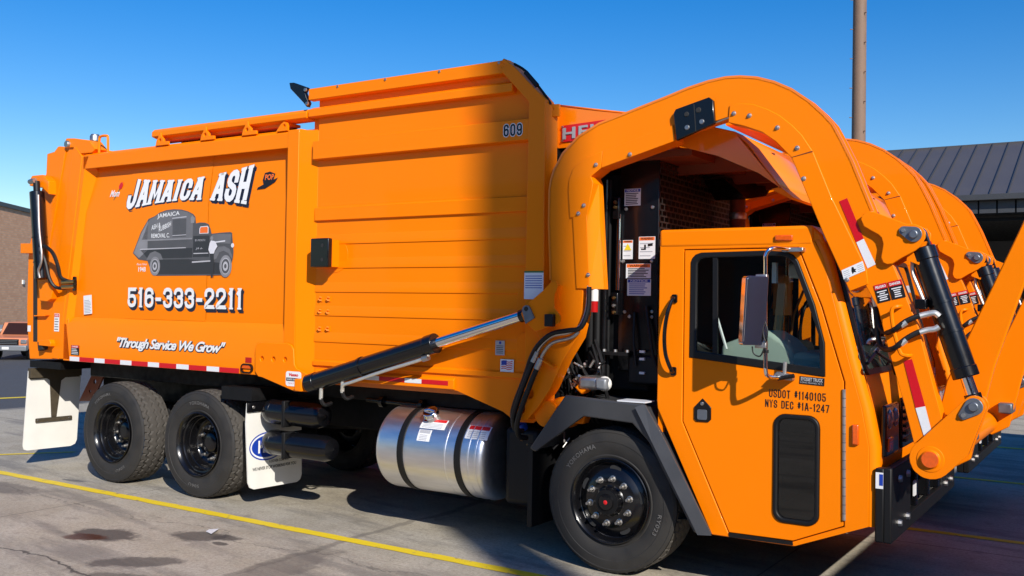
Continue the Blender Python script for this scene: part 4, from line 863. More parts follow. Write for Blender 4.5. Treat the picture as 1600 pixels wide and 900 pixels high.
# ---------------- loading arms
def make_arm(name, y0, outer):
    A = empty(name, (-.0574, y0, -.0343), T); A.scale = (1.0178,)*3; th = .14      # local y 0 (outer/near plate) .. th
    OUT = [(-.723,1.073),(-.748,1.13),(-.70,1.24),(-.578,1.359),(-.515,1.695),(-.605,1.834),(-.640,1.88),(-.624,1.923),(-.436,2.073),(-.429,2.132),(-.437,2.309),(-.451,2.55),(-.451,2.795),(-.44,2.87),(-.415,2.945),(-.341,3.063),(-.214,3.176),(-.047,3.255),(.147,3.306),(.31,3.35),(.469,3.392),(.626,3.437),(.779,3.469),(.899,3.481),(.997,3.476),(1.113,3.455),(1.227,3.414),(1.339,3.355),(1.449,3.271),(1.540,3.180),(1.602,3.107),(1.657,3.0),(1.720,2.868),(1.844,2.553),(2.067,1.982),(2.118,1.852),(2.164,1.664),(2.221,1.444),(2.260,1.295)]
    INN = [(-.617,1.085),(-.523,1.185),(-.422,1.324),(-.316,1.541),(-.203,1.712),(-.161,1.887),(-.159,2.06),(-.165,2.50),(-.172,2.78),(-.15,2.87),(-.06,2.95),(.50,3.12),(.93,3.22),(1.04,3.19),(1.156,3.14),(1.251,3.07),(1.33,2.98),(1.39,2.88),(1.48,2.68),(1.65,2.33),(1.819,2.089),(1.89,1.955),(1.95,1.715),(2.044,1.385),(2.102,1.152)]
    MB().prism(OUT+INN[::-1], 0, th, holes=[circ((-.603,1.283), .042, 16)[::-1], circ((-.671,1.160), .034, 16)[::-1]]).build('arm_box', 'orange', A, bevel=.005)
    # edges of the side plates stand proud of the box as weld flanges
    fl = [p for p in OUT if p[0] > -.5 and p[1] > 2.09]
    v = []; 
    for i, p in enumerate(fl):
        q0, q1 = Vector(fl[max(i-1, 0)]), Vector(fl[min(i+1, len(fl)-1)]); d = (q1-q0).normalized(); nn = Vector((-d.y, d.x))
        for yy in (0, .014): v += [(p[0]+nn.x*.012, yy, p[1]+nn.y*.012), (p[0]-nn.x*.01, yy, p[1]-nn.y*.01)]
    n = len(fl); fs = []
    for i in range(n-1):
        o = 4*i; fs += [(o,o+4,o+5,o+1), (o+2,o+3,o+7,o+6), (o,o+2,o+6,o+4), (o+1,o+5,o+7,o+3)]
    fs += [(0,1,3,2), (4*n-4,4*n-2,4*n-1,4*n-3)]
    MB().add(v, fs).build('plate_edge', 'orange_gloss', A); MB().add([(x, th-yy, z) for x, yy, z in v], fs).build('plate_edge', 'orange_gloss', A)
    # bolted hose covers along the inside of the bend
    c1 = [(.928,3.176),(1.040,3.143),(1.156,3.095),(1.251,3.023),(1.316,2.953),(1.353,2.914),(1.442,2.699),(1.561,2.413),(1.722,2.059),(1.832,2.105),(1.820,2.201),(1.604,2.655),(1.489,2.941),(1.416,3.055),(1.351,3.125),(1.267,3.197),(1.192,3.241),(1.096,3.283),(1.019,3.297),(.936,3.294)]
    MB().prism(c1, -.012, th+.01).build('hose_cover', 'orange', A, bevel=.004); MB().prism([(1.353,2.914),(1.362,2.919),(1.485,2.948),(1.489,2.941)], -.0145, -.011).build('cover_joint', 'primer_shade', A, smooth=0)
    MB().prism([(-.018,2.934),(.212,2.996),(.55,3.087),(.535,3.196),(-.01,3.058)], -.012, th+.01).build('hose_cover', 'orange', A, bevel=.004)
    MB().prism([(-.270,2.584),(-.125,2.60),(-.081,2.831),(-.103,2.879),(-.021,2.934),(-.01,3.058),(-.16,3.01),(-.252,2.944),(-.283,2.86),(-.287,2.786)], -.012, th+.01).build('hose_cover', 'orange', A, bevel=.004)
    MB().prism([(-.204,2.067),(-.100,2.068),(-.128,2.55),(-.128,2.602),(-.245,2.588)], -.012, th+.01).build('hose_cover', 'orange', A, bevel=.004)
    MB().add([(-.100,-.012,2.067),(-.026,.075,2.068),(-.066,.075,2.54),(-.080,.075,2.831),(-.120,-.012,2.831),(-.128,-.012,2.55),(-.100,th,2.067),(-.026,th,2.068),(-.08,th,2.831),(-.12,th,2.831)], [(0,1,2,5),(5,2,3,4),(0,6,7,1),(1,7,8,3,2),(4,3,8,9)]).build('cover_bevel', 'orange', A, smooth=0)
    bolt = None
    for x, z in ((.966,3.234),(1.072,3.210),(1.259,3.114),(1.389,2.973),(1.432,2.774),(-.060,2.960),(.209,3.016),(-.154,2.671),(-.198,2.614),(-.109,2.168),(1.706,2.132)):
        if bolt: o = put(bolt, A, name='bolt')
        else: o = bolt = MB().lathe([(0,-.018),(.005,-.018),(.006,-.011),(.012,-.010),(.013,-.003),(.016,-.002),(.016,0)], (0,0,0), n=8).build('bolt', 'steel', A)
        o.location = (x, -.012, z)
    # bracket ears with the tilt cylinder pin
    ear = [(1.79,2.498),(1.80,2.53),(1.828,2.548),(1.871,2.543),(2.054,2.464),(2.10,2.463),(2.135,2.447),(2.160,2.415),(2.159,2.379),(2.135,2.33),(2.106,2.304),(2.030,2.262),(1.976,2.226),(1.95,2.222),(1.922,2.236),(1.910,2.265),(1.917,2.31),(1.922,2.347),(1.912,2.385),(1.894,2.404),(1.85,2.43),(1.807,2.458)]
    MB().prism(ear, -.034, -.012).build('bracket_ear', 'orange', A, bevel=.004); MB().prism(ear, th+.012, th+.034).build('bracket_ear', 'orange', A, bevel=.004)
    MB().prism(offset_poly(ear, .03), -.012, th+.012).build('ear_spacer', 'orange', A)
    MB().prism([(2.07,2.35),(2.16,2.36),(2.12,2.22),(2.05,2.25)], .005, th-.005).build('ear_web', 'orange', A)
    MB().prism(hull(circ((2.098,2.40), .046, 20)+circ((2.040,2.424), .026, 16)), -.046, -.0345).build('pin_keeper', 'keeper', A, bevel=.004)
    MB().tube([(2.098,-.066,2.40),(2.098,th+.08,2.40)], .026, 20).build('pivot_pin', 'keeper', A, bevel=.006); MB().lathe([(0,-.012),(.011,-.012),(.012,0)], (2.040,-.046,2.424), n=10).build('bolt', 'steel', A)
    # tilt cylinder
    p0, p1 = Vector((2.098,th/2,2.40)), Vector((2.428,th/2,1.398)); u = (p1-p0).normalized()
    MB().tube([p0+u*.10, p0+u*.875], .071, 28).build('tilt_cylinder', 'black', A, bevel=.008); MB().tube([p0+u*.08, p0+u*.16], .077, 28).build('cylinder_cap', 'black', A, bevel=.006); MB().tube([p0+u*.82, p0+u*.885], .076, 28).build('cylinder_gland', 'black', A, bevel=.006)
    MB().prism(hull(circ((p0.x, p0.z), .055, 20)+[(p0.x+u.x*.12-.05, p0.z+u.z*.12-.015), (p0.x+u.x*.12+.05, p0.z+u.z*.12+.015)]), th/2-.03, th/2+.03).build('cylinder_eye', 'black', A, bevel=.006)
    MB().tube([p0+u*.87, p0+u*1.01], .036, 20).build('tilt_rod', 'chrome', A); MB().tube([p0+u*.985, p0+u*1.02], .048, 20).build('rod_eye', 'black', A)
    for t in (.42, .60): MB().tube([p0+u*t, p0+u*(t+.014)], .077, 28).build('clamp_band', 'black', A)
    MB().tube(smooth_path([p0+u*.17+Vector((-.075,-.02,0)), p0+u*.24+Vector((-.095,-.02,0)), p0+u*.33+Vector((-.09,-.03,0)), p0+u*.42+Vector((-.085,-.03,0)), p0+u*.46+Vector((-.085,-.03,0))]), .013, 8).build('steel_pipe', 'steel', A); MB().box(2.10, 2.165, -.02, .05, 1.955, 2.015).build('pipe_clamp', 'black', A, bevel=.006)
    # hoses sweeping from the cover to the cylinder
    for k, (za, sag) in enumerate(((1.95, 0), (1.86, .10))):
        MB().tube(smooth_path([(1.845,.06,2.10),(1.86,.07,1.98-sag*.3),(1.88,.07,1.86-sag),(1.925,.03,1.81-sag),(2.00,-.08,1.83-sag*1.1),(2.06,-.07,1.88-sag*1.05),(2.13,-.045,1.915-sag*.95),(2.18,-.03,1.925-sag*.95)]), .0165, 10).build('hydraulic_hose', 'hose', A)
        MB().tube(smooth_path([(2.135,-.045,1.915-sag*.97),(2.175,-.035,1.927-sag*.95),(2.215,-.03,1.934-sag*.95),(2.238,-.025,1.915-sag*.6)]), .018, 10).build('hose_fitting', 'zinc', A)
        MB().tube([(2.035,-.077,1.855-sag*1.1),(2.065,-.07,1.878-sag*1.05)], .019, 10).build('hose_band', 'zinc', A)
    MB().tube([(1.845,.06,2.12),(1.853,.065,2.04),(1.862,.07,1.97)], .020, 10).build('hose_fitting', 'zinc', A)
    # grab handle
    MB().tube(smooth_path([(2.02,.0,1.972),(2.015,-.05,1.970),(1.985,-.062,1.955),(1.982,-.062,1.90),(2.00,-.062,1.80),(2.028,-.062,1.705),(2.045,-.06,1.682),(2.075,-.05,1.678),(2.08,0,1.678)]), .012, 8).build('grab_handle', 'orange', A)
    # reflective tape and warning decals
    def quad(name, q, mt, y=-.0035): return MB().add([(x, y, z) for x, z in q], [(0,1,2,3)]).build(name, mt, A, smooth=0)
    quad('reflective_tape', [(1.653,2.621),(1.700,2.639),(1.802,2.384),(1.758,2.362)], 'redtape'); quad('reflective_tape', [(1.758,2.362),(1.802,2.384),(1.874,2.226),(1.826,2.201)], 'whitetape')
    quad('reflective_tape', [(2.040,1.643),(2.087,1.657),(2.163,1.381),(2.109,1.366)], 'redtape'); quad('reflective_tape', [(2.109,1.366),(2.163,1.381),(2.203,1.222),(2.157,1.204)], 'whitetape')
    dn = [((1.862,2.095),(1.937,2.114),(1.965,2.007),(1.890,1.987),'PELIGRO'), ((1.944,2.116),(2.022,2.135),(2.050,2.028),(1.972,2.009),'DANGER')]
    for tl, tr, br, bl, wd in dn:
        f = lambda u, v, y=-.005: (bl[0]+(br[0]-bl[0])*u+(tl[0]-bl[0])*v, y, bl[1]+(br[1]-bl[1])*u+(tl[1]-bl[1])*v)
        MB().add([f(0,0,-.0035), f(1,0,-.0035), f(1,1,-.0035), f(0,1,-.0035)], [(0,1,2,3)]).build('danger_decal', 'ink', A, smooth=0); MB().add([f(0,.72,-.0042), f(1,.72,-.0042), f(1,1,-.0042), f(0,1,-.0042)], [(0,1,2,3)]).build('danger_header', 'red', A, smooth=0)
        lettering('danger_word', wd, 'white', A, lambda u, v: f(.1+u*.8, .78+v*.14), offset=.03); b = MB()
        for i in range(5):
            w0 = .5-random.uniform(.2, .4); b.add([f(w0,.10+i*.115), f(1-w0,.10+i*.115), f(1-w0,.155+i*.115), f(w0,.155+i*.115)], [(0,1,2,3)])
        b.build('danger_text', 'white', A, smooth=0)
    f = lambda u, v, y=-.0155: (1.688+.127*u-.015*v, y, 2.131+.057*u+.058*v)
    MB().add([f(0,0), f(1,0), f(1,1), f(0,1)], [(0,1,2,3)]).build('pinch_decal', 'white', A, smooth=0)
    MB().add([f(*p, -.0162) for p in ((.44,.15),(.52,.3),(.62,.2),(.58,.42),(.66,.5),(.56,.6),(.54,.85),(.46,.85),(.42,.5))], [tuple(range(9))]).build('pinch_pictogram', 'ink', A, smooth=0); b = MB()
    for u0 in (.06, .7):
        for i in range(4): b.add([f(u0,.15+i*.19,-.0162), f(u0+.26,.15+i*.19,-.0162), f(u0+.26,.21+i*.19,-.0162), f(u0,.21+i*.19,-.0162)], [(0,1,2,3)])
    b.build('pinch_text', 'grey', A, smooth=0)
    # limit switch box on the arm bend
    MB().prism([(.543,3.271),(.558,3.298),(.798,3.357),(.829,3.330),(.841,3.176),(.567,3.083)], -.035, -.002).build('slide_block', 'black', A, bevel=.006)
    for x, z, r, m_ in ((.64,3.255,.018,'dark_int'),(.725,3.275,.020,'dark_int'),(.645,3.165,.018,'steel'),(.75,3.195,.018,'steel')): MB().lathe([(0,-.006),(r*.8,-.006),(r,0)], (x,-.035,z), n=14).build('block_bolt', m_, A)
    MB().prism([(.69,3.318),(.696,3.319),(.712,3.136),(.706,3.134)], -.0365, -.034).build('block_joint', 'dark_int', A, smooth=0)
    for z in (3.22, 3.195): MB().tube([(.83,.02,z),(.945,.02,z+.03)], .012, 8).build('steel_pipe', 'steel', A)
    # lift ear at the back with the keeper plate, proximity switch, pipes and hoses
    if outer:
        MB().prism(hull(circ((-.571,1.905), .036, 16, 0, 180)+[(-.607,1.905),(-.575,1.805),(-.50,1.85),(-.535,1.905)]), -.112, -.096).build('rod_keeper', 'keeper', A, bevel=.003); MB().lathe([(0,-.004),(.016,-.004),(.018,0)], (-.571,-.112,1.915), n=14).build('keeper_bolt', 'dark_int', A)
        MB().prism([(-.37,2.115),(-.33,2.12),(-.309,2.088),(-.342,2.015),(-.340,1.927),(-.288,1.87),(-.285,1.835),(-.30,1.815),(-.5,1.75),(-.6,1.83),(-.625,1.88),(-.6,1.93),(-.44,2.05)], -.096, -.082).build('lift_ear', 'orange', A, bevel=.003)
        MB().prism([(-.37,2.09),(-.33,2.09),(-.36,1.98),(-.35,1.85),(-.47,1.80),(-.48,1.93)], -.082, 0).build('lift_ear_spacer', 'orange', A)
        MB().box(-.395, -.325, -.145, -.096, 1.79, 1.88).build('proximity_switch', 'hose', A, bevel=.006)
        MB().tube(smooth_path([(-.113,-.0,2.09),(-.111,-.02,1.93),(-.150,-.04,1.805),(-.239,-.05,1.748),(-.372,-.05,1.722),(-.465,-.05,1.655),(-.512,-.05,1.585)]), .0125, 8).build('steel_pipe', 'steel', A)
        MB().tube(smooth_path([(-.165,-.04,1.757),(-.221,-.05,1.712),(-.371,-.05,1.671),(-.445,-.05,1.602),(-.478,-.05,1.535)]), .0125, 8).build('steel_pipe', 'steel', A)
        MB().tube(smooth_path([(-.10,-.01,2.08),(-.095,-.03,1.92),(-.135,-.06,1.79),(-.235,-.07,1.765),(-.37,-.07,1.738),(-.48,-.065,1.66),(-.55,-.06,1.56),(-.615,-.05,1.40),(-.70,-.04,1.21),(-.74,-.01,1.10),(-.73,.05,1.0)]), .018, 8).build('hydraulic_hose', 'hose', A)
        for ax_, bx in ((-.512, -.05), (-.478, -.05)):
            z0 = 1.585 if ax_ < -.5 else 1.535
            MB().tube(smooth_path([(ax_,-.05,z0),(ax_-.06,-.06,z0-.14),(ax_-.14,-.06,z0-.33),(ax_-.20,-.04,z0-.48),(ax_-.22,.02,z0-.58),(ax_-.2,.1,z0-.60)]), .020, 8).build('hydraulic_hose', 'hose', A); MB().tube([(ax_+.006,-.05,z0+.015),(ax_-.028,-.055,z0-.062)], .023, 10).build('hose_coupling', 'steel', A)
        MB().add([(-.555,-.055,1.585),(-.365,-.055,1.498),(-.365,-.055,1.487),(-.555,-.055,1.574),(-.555,-.0,1.585),(-.365,-.0,1.498),(-.365,-.0,1.487),(-.555,-.0,1.574)], [(0,1,2,3),(0,4,5,1),(3,2,6,7),(0,3,7,4),(1,5,6,2)]).build('hose_clamp', 'orange', A)
        MB().tube([(-.09,.05,2.08),(-.09,.05,1.98)], .030, 12).build('hose_sleeve', 'offwhite', A); MB().tube([(-.09,.05,1.98),(-.09,.05,1.9)], .028, 12).build('marker_lamp', 'redlens', A)
    return A
make_arm('loading_arm', -1.25, True); make_arm('loading_arm', 1.48, False)
for s in (-1, 1): MB().lathe([(0,-.10),(.10,-.10),(.12,-.06),(.12,.06),(.10,.10),(0,.10)], (-.45,s*1.06,1.13), n=24).build('arm_pivot_hub', 'orange', T, bevel=.01)
MB().tube([(-.55,-1.2,1.12),(-.55,1.2,1.12)], .10, 24).build('arm_torque_tube', 'orange', T)
for p in ([(-.36,1.06),(-.34,1.20),(-.27,1.26),(-.22,1.19),(-.26,1.06)], [(-.34,1.33),(-.22,1.42),(-.19,1.36),(-.28,1.28)]): MB().prism(p, -1.14, -1.04, holes=[circ((-.28,1.17), .02, 10)] if p[0][0] == -.36 else ()).build('pivot_bracket', 'orange', T, bevel=.01)
# ---------------- fork shaft and forks
fk = empty('fork_assembly', (-.0574, .1342, -.0343), T); fk.scale = (1.0178,)*3
MB().tube([(2.198,-1.36,1.073),(2.198,1.44,1.073)], .088, 32).build('fork_shaft', 'orange', fk)
for y in (-1.385, 1.31):
    crank = hull(circ((2.198,1.073), .118, 24)+circ((2.428,1.398), .062, 20)+[(2.40,1.12)])
    MB().prism(crank, y, y+.05).build('crank_plate', 'orange', fk, bevel=.006); MB().prism(crank, y+.13, y+.16).build('crank_plate', 'orange', fk, bevel=.006)
    MB().lathe([(0,-.02),(.050,-.02),(.054,-.006),(.074,-.004),(.078,.0),(.078,.012)], (2.198,y,1.073), n=32).build('shaft_cap', 'orange', fk, bevel=.003)
    MB().lathe([(0,-.024),(.046,-.024),(.049,-.019)], (2.198,y,1.073), n=32).build('shaft_end_plug', 'amber', fk)
    MB().prism(hull(circ((2.428,1.398), .050, 20)+circ((2.374,1.345), .026, 14)), y-.012, y-.0005).build('pin_keeper', 'keeper', fk, bevel=.003); MB().tube([(2.428,y-.03,1.398),(2.428,y+.18,1.398)], .028, 18).build('rod_pin', 'keeper', fk, bevel=.005); MB().lathe([(0,-.012),(.012,-.012),(.013,0)], (2.374,y-.012,1.345), n=10).build('bolt', 'steel', fk)
for y in (-1.08, 1.02):
    tine = [(2.16,1.02),(2.13,1.12),(2.20,1.36),(2.235,1.52),(2.62,2.42),(2.86,3.0),(2.98,3.0),(2.84,2.70),(2.50,1.62),(2.44,1.36),(2.37,1.05),(2.25,.975)]
    MB().prism(tine, y, y+.06).build('fork_tine', 'orange', fk, bevel=.008)
    MB().box(2.30, 2.40, y-.10, y+.16, 1.16, 1.24).build('fork_stop', 'keeper', fk, bevel=.01)
# ---------------- hopper canopy over the cab gap
cv = empty('canopy', (0,0,0), T)
for s in (-1, 1):
    MB().prism([(-.60,3.50),(-.25,3.43),(.30,3.33),(.84,3.178),(1.165,2.775),(1.02,2.879),(.72,3.02),(.40,3.12),(-.50,3.17),(-.60,3.17)], min(s*-1.02, s*-1.0), max(s*-1.02, s*-1.0)).build('canopy_cheek', 'orange_gloss', cv)
    MB().prism([(-.64,3.168),(-.575,3.168),(-.575,3.48),(-.64,3.51)], min(s*-1.13, s*-1.02), max(s*-1.13, s*-1.02)).build('canopy_mount', 'orange', cv, bevel=.004)
top = [(-.60,3.52),(-.25,3.45),(.30,3.345),(.84,3.185),(.95,3.085),(1.04,2.955),(1.17,2.775)]
v = []; 
for x, z in top:
    for y in (-1.0, 1.0): v.append((x, y, z))
o = MB().add(v, [(2*i, 2*i+2, 2*i+3, 2*i+1) for i in range(len(top)-1)]).build('canopy_sheet', 'orange_gloss', cv, smooth=30); sm = o.modifiers.new('thick', 'SOLIDIFY'); sm.thickness = .012
MB().prism([(1.165,2.78),(1.26,2.70),(1.24,2.69),(1.10,2.765)], -1.0, 1.0).build('canopy_lip', 'orange', cv)
MB().box(-.52, .5, -.95, .95, 3.05, 3.10).build('canopy_underside', 'primer_shade', cv)  # dark brown colour paints in the shade beneath the canopy
for y in (-.5, .2, .7): MB().box(-.4, .95, y, y+.05, 2.98, 3.10).build('canopy_stiffener', 'primer_shade', cv)  # stiffeners take the same dark colour in place of real shade
for x in (.62, .80): MB().box(x, x+.1, -.6, .9, 3.32-.28*(x-.6), 3.36-.28*(x-.6)).build('canopy_batten', 'orange', cv)
MB().prism(hull(circ((-.575,3.455), .035, 16)+[(-.50,3.485),(-.50,3.39),(-.60,3.395)]), -1.155, -1.135, holes=[circ((-.565,3.45), .013, 10)]).build('canopy_hinge', 'orange', cv, bevel=.003)
MB().lathe([(0,-.012),(.012,-.012),(.014,0)], (-.60,-1.13,3.195), n=10).build('bolt', 'steel', cv)
p = MB().prism([(-.552,3.341),(-.12,3.357),(-.10,3.228),(-.550,3.212)], -1.032, -1.021).build('maker_sign', 'red', T, bevel=.003)
lettering('raised_lettering', 'HEIL', 'signgrey', p, lambda u, v: (-.535+u*.38, -1.0335, 3.232+v*.088+u*.014), offset=.03, spacing=1.15); lettering('raised_lettering', 'HEIL', 'signgrey', p, lambda u, v: (-.535+u*.38, -1.040, 3.232+v*.088+u*.014), offset=.025, spacing=1.15)
for x, z in ((-.54,3.33),(-.54,3.222),(-.135,3.346)): MB().lathe([(0,-.008),(.008,-.008),(.010,0)], (x,-1.032,z), n=8).build('rivet', 'steel', p)
# ---------------- machinery between hopper and cab
mc = empty('engine_bay', (0,0,0), T)
MB().box(-.125, .20, -.85, -.835, 1.46, 3.06).build('side_guard', 'black', mc, bevel=.003)
for x, z in ((-.07,2.69),(.15,2.695),(-.09,2.29),(.15,2.29),(.155,1.91),(.155,1.87),(-.07,1.905),(-.03,1.87)): MB().lathe([(0,-.012),(.012,-.010),(.014,0)], (x,-.8505,z), n=10).build('bolt', 'steel', mc)
# perforated guard: bars between rows of slots
g = MB(); rows = 34; x = .20
z0, z1, y0, y1 = 1.5, 3.04, -.835, .95
hz = (z1-z0)/rows
for i in range(rows+1): g.box(x, x+.004, y0, y1, z0+i*hz-.0055, z0+i*hz+.0055)
per = .082
for i in range(rows):
    y = y0+(i % 2)*per/2
    while y < y1:
        g.box(x+.0005, x+.0035, y-.0065, y+.0065, z0+i*hz+.0055, z0+(i+1)*hz-.0055); y += per
o = g.build('perforated_guard', 'plate_mesh', mc, smooth=0); o['kind'] = 'stuff'
MB().box(-.45, .12, -.80, .9, 1.3, 2.98).build('radiator', 'frame', mc, bevel=.02)
MB().box(-.5, .9, -.42, .42, .5, 1.45).build('engine_block', 'frame', mc, bevel=.04)
for x, r, mt in ((-.24,.030,'black'),(-.30,.035,'hose'),(-.205,.016,'frame'),(-.36,.04,'frame')): MB().tube([(x,-.86,1.30),(x,-.86,2.92)], r, 14).build('upright_tube', mt, mc)
MB().tube([(-.125,-.87,2.07),(-.12,-.87,2.65)], .019, 12).build('sight_tube', 'chrome', mc)
for z in (2.68, 1.95): MB().box(-.165, -.105, -.905, -.86, z-.07, z+.10).build('valve_block', 'black', mc, bevel=.008)
for z in (2.74, 2.70, 2.01, 1.95, 1.90): MB().lathe([(0,-.02),(.012,-.018),(.014,0)], (-.135,-.905,z), n=8).build('fitting', 'brass' if z != 1.95 else 'steel', mc)
MB().box(-.22, .0, -.95, -.86, 1.575, 1.60).build('tube_clamp', 'frame', mc); 
for x in (-.205, -.11, -.01): MB().lathe([(0,.02),(.014,.018),(.016,0)], (x,-.92,1.60), ax='z', n=8).build('bolt', 'steel', mc)
MB().tube([(-.05,-.62,1.80),(.6,-.62,1.62)], .045, 20).build('exhaust_pipe', 'chrome', mc)
for x, z in ((.10,1.60),(.10,1.545),(.10,1.44)): MB().box(x-.02, x+.02, -.90, -.88, z, z+.018).build('id_tag', 'white', mc)
MB().box(-.03, .24, -.88, -.6, 1.36, 1.58).build('valve_body', 'hose', mc, bevel=.02); MB().tube(smooth_path([(.12,-.88,1.95),(.16,-.90,1.75),(.2,-.9,1.55),(.26,-.88,1.4)]), .014, 8).build('cable', 'hose', mc); MB().tube(smooth_path([(.02,-.87,1.90),(.03,-.9,1.7),(.05,-.9,1.5)]), .012, 8).build('cable', 'hose', mc)
MB().box(.312, .335, -1.05, -.82, 1.29, 1.48).build('warning_placard', 'blue', mc)
cl = MB().box(-.30, -.13, -1.16, -.98, 1.32, 1.42).build('air_dryer', 'steel', mc, bevel=.03, seg=3); MB().lathe([(0,-.045),(.045,-.04),(.055,-.02),(.055,0)], (-.10,-1.1,1.37), n=16).build('dryer_cap', 'offwhite', mc, bevel=.004); MB().box(-.15, -.055, -1.175, -1.08, 1.325, 1.415).build('dryer_head', 'pgrey', mc, bevel=.02)
rr = random.Random(3)
for i in range(22):
    x, z = rr.uniform(-.46,-.16), rr.uniform(1.28,1.5); l = rr.uniform(.02,.07)
    MB().tube([(x,-1.05+rr.uniform(-.08,.06),z),(x+rr.uniform(-.05,.05),-1.05+rr.uniform(-.1,.05),z+l)], rr.uniform(.006,.014), 8).build('fitting', rr.choice(['steel','steel','hose','black']), mc)
for i in range(9):
    x = -.85+i*.05; z = rr.uniform(.86,1.0)
    MB().tube([(x,-1.0,z),(x+rr.uniform(-.04,.04),-1.05,z-rr.uniform(.04,.10))], rr.uniform(.006,.012), 8).build('fitting', rr.choice(['steel','brass','hose']), mc)
for i in range(6):
    x = -.5+rr.uniform(-.2,.3); MB().tube(smooth_path([(x,-.95,1.7-rr.random()*.3),(x+.1,-1.0,1.45),(x+rr.uniform(-.1,.2),-.98,1.3),(x+rr.uniform(-.2,.2),-.9,1.05)]), .015, 8).build('hose', 'hose', mc)
# dark intake duct under the canopy
MB().add([(.38,.02,3.00),(.38,1.05,3.16),(.52,.98,3.12),(.50,.72,2.93),(.48,.30,2.86),(.2,.02,3.0),(.2,1.05,3.16),(.2,.72,2.93),(.2,.30,2.86)], [(0,1,2,3,4),(0,5,6,1),(4,3,7,8),(0,4,8,5),(1,6,7,3,2)]).build('intake_duct', 'black', mc); MB().tube([(.36,.40,2.4),(.36,.40,2.90)], .065, 16).build('intake_stack', 'primer_shade', mc); MB().lathe([(.07,0),(.075,.01),(.075,.05),(.07,.06)], (.36,.40,2.70), ax='z', n=20).build('stack_clamp', 'steel', mc)
# decals on the guard
yd = -.8515
sticker(T, -.086, 2.714, .136, .130, yd, 'NOTICE', 'blue', .2, rows=7, row_ink='navy', name='notice_decal')
p = sticker(T, -.094, 2.307, .084, .145, yd, 'WARNING', 'warnorange', .14, ink='ink', rows=3, name='warning_decal'); MB().add([(-.083,yd-.0025,2.375),(-.021,yd-.0025,2.375),(-.052,yd-.0025,2.427)], [(0,1,2)]).build('warning_triangle', 'yellowprint', p, smooth=0)
p = sticker(T, .040, 2.307, .135, .168, yd, 'WARNING', 'warnorange', .17, ink='ink', rows=4, name='warning_decal'); MB().add([(.06,yd-.0026,2.375),(.10,yd-.0026,2.375),(.10,yd-.0026,2.415),(.085,yd-.0026,2.415),(.085,yd-.0026,2.385),(.06,yd-.0026,2.385)], [tuple(range(6))]).build('pictogram', 'ink', p, smooth=0); MB().add([(.115,yd-.0026,2.40),(.155,yd-.0026,2.405),(.155,yd-.0026,2.425),(.115,yd-.0026,2.42)], [(0,1,2,3)]).build('pictogram', 'ink', p, smooth=0)
sticker(T, -.064, 2.161, .207, .110, yd, 'WARNING', 'warnorange', .26, ink='ink', rows=6, row_ink='ink', name='warning_decal'); sticker(T, -.052, 2.029, .197, .125, yd, 'NOTICE', 'blue', .2, rows=6, row_ink='blue', name='notice_decal')
# ---------------- front fender
fe = [(-.648,.861),(-.343,1.282),(.301,1.255),(.461,1.008),(.806,.410),(.682,.410),(.345,.985),(.205,1.115),(-.19,1.135),(-.60,.835)]
MB().prism(fe, -1.27, -1.235).build('fender_flare', 'plastic', T, bevel=.012, seg=3); fi = [(-.60,.87),(-.325,1.255),(.29,1.23),(.44,1.0),(.77,.42),(.74,.42),(.41,.98),(.275,1.20),(-.31,1.225),(-.57,.86)]
MB().prism(fi, -1.236, -.72).build('fender_liner', 'plastic', T); MB().prism(fe, 1.235, 1.27).build('fender_flare', 'plastic', T, bevel=.012, seg=3); MB().prism(fi, .72, 1.236).build('fender_liner', 'plastic', T)
MB().add([(.30,-1.272,1.258),(.464,-1.272,1.008),(.81,-1.272,.408),(.80,-1.245,.405),(.72,-1.30,.405),(.375,-1.30,1.0),(.24,-1.30,1.235)], [(0,1,5,6),(1,2,4,5),(2,3,4)]).build('fender_facet', 'plastic', T, smooth=0)
MB().box(.08, .30, -1.26, -1.10, 1.263, 1.272).build('fender_step_strip', 'whitetape', T); MB().box(-.70, -.66, -1.2, -.7, .25, .88).build('splash_guard', 'hose', T)
# ---------------- cab
cb = empty('cab', (0,0,0), T)
side = [(.370,2.385),(.362,1.285),(.367,1.233),(.783,.397),(1.343,.400),(1.815,.592),(1.812,1.085),(1.766,1.321),(1.678,1.638),(1.512,2.29),(1.46,2.385)]
door = [(.559,2.344),(.562,1.153),(.905,.430),(1.339,.436),(1.656,.575),(1.649,1.486),(1.503,1.960),(1.350,2.343)]
win = [(.606,2.261),(.618,2.292),(.640,2.312),(.685,2.325),(1.137,2.331),(1.27,2.322),(1.32,2.30),(1.352,2.258),(1.461,1.978),(1.528,1.728),(1.533,1.512),(.604,1.598)]
wing = [(.650,2.245),(.658,2.265),(.674,2.282),(.70,2.29),(1.24,2.298),(1.285,2.285),(1.321,2.243),(1.43,1.95),(1.493,1.767),(1.500,1.566),(.652,1.645)]
lw = rrect(1.203,1.503,.545,1.255,.075,6); lwg = rrect(1.232,1.474,.575,1.225,.055,6)
dgap = offset_poly(door, -.007)
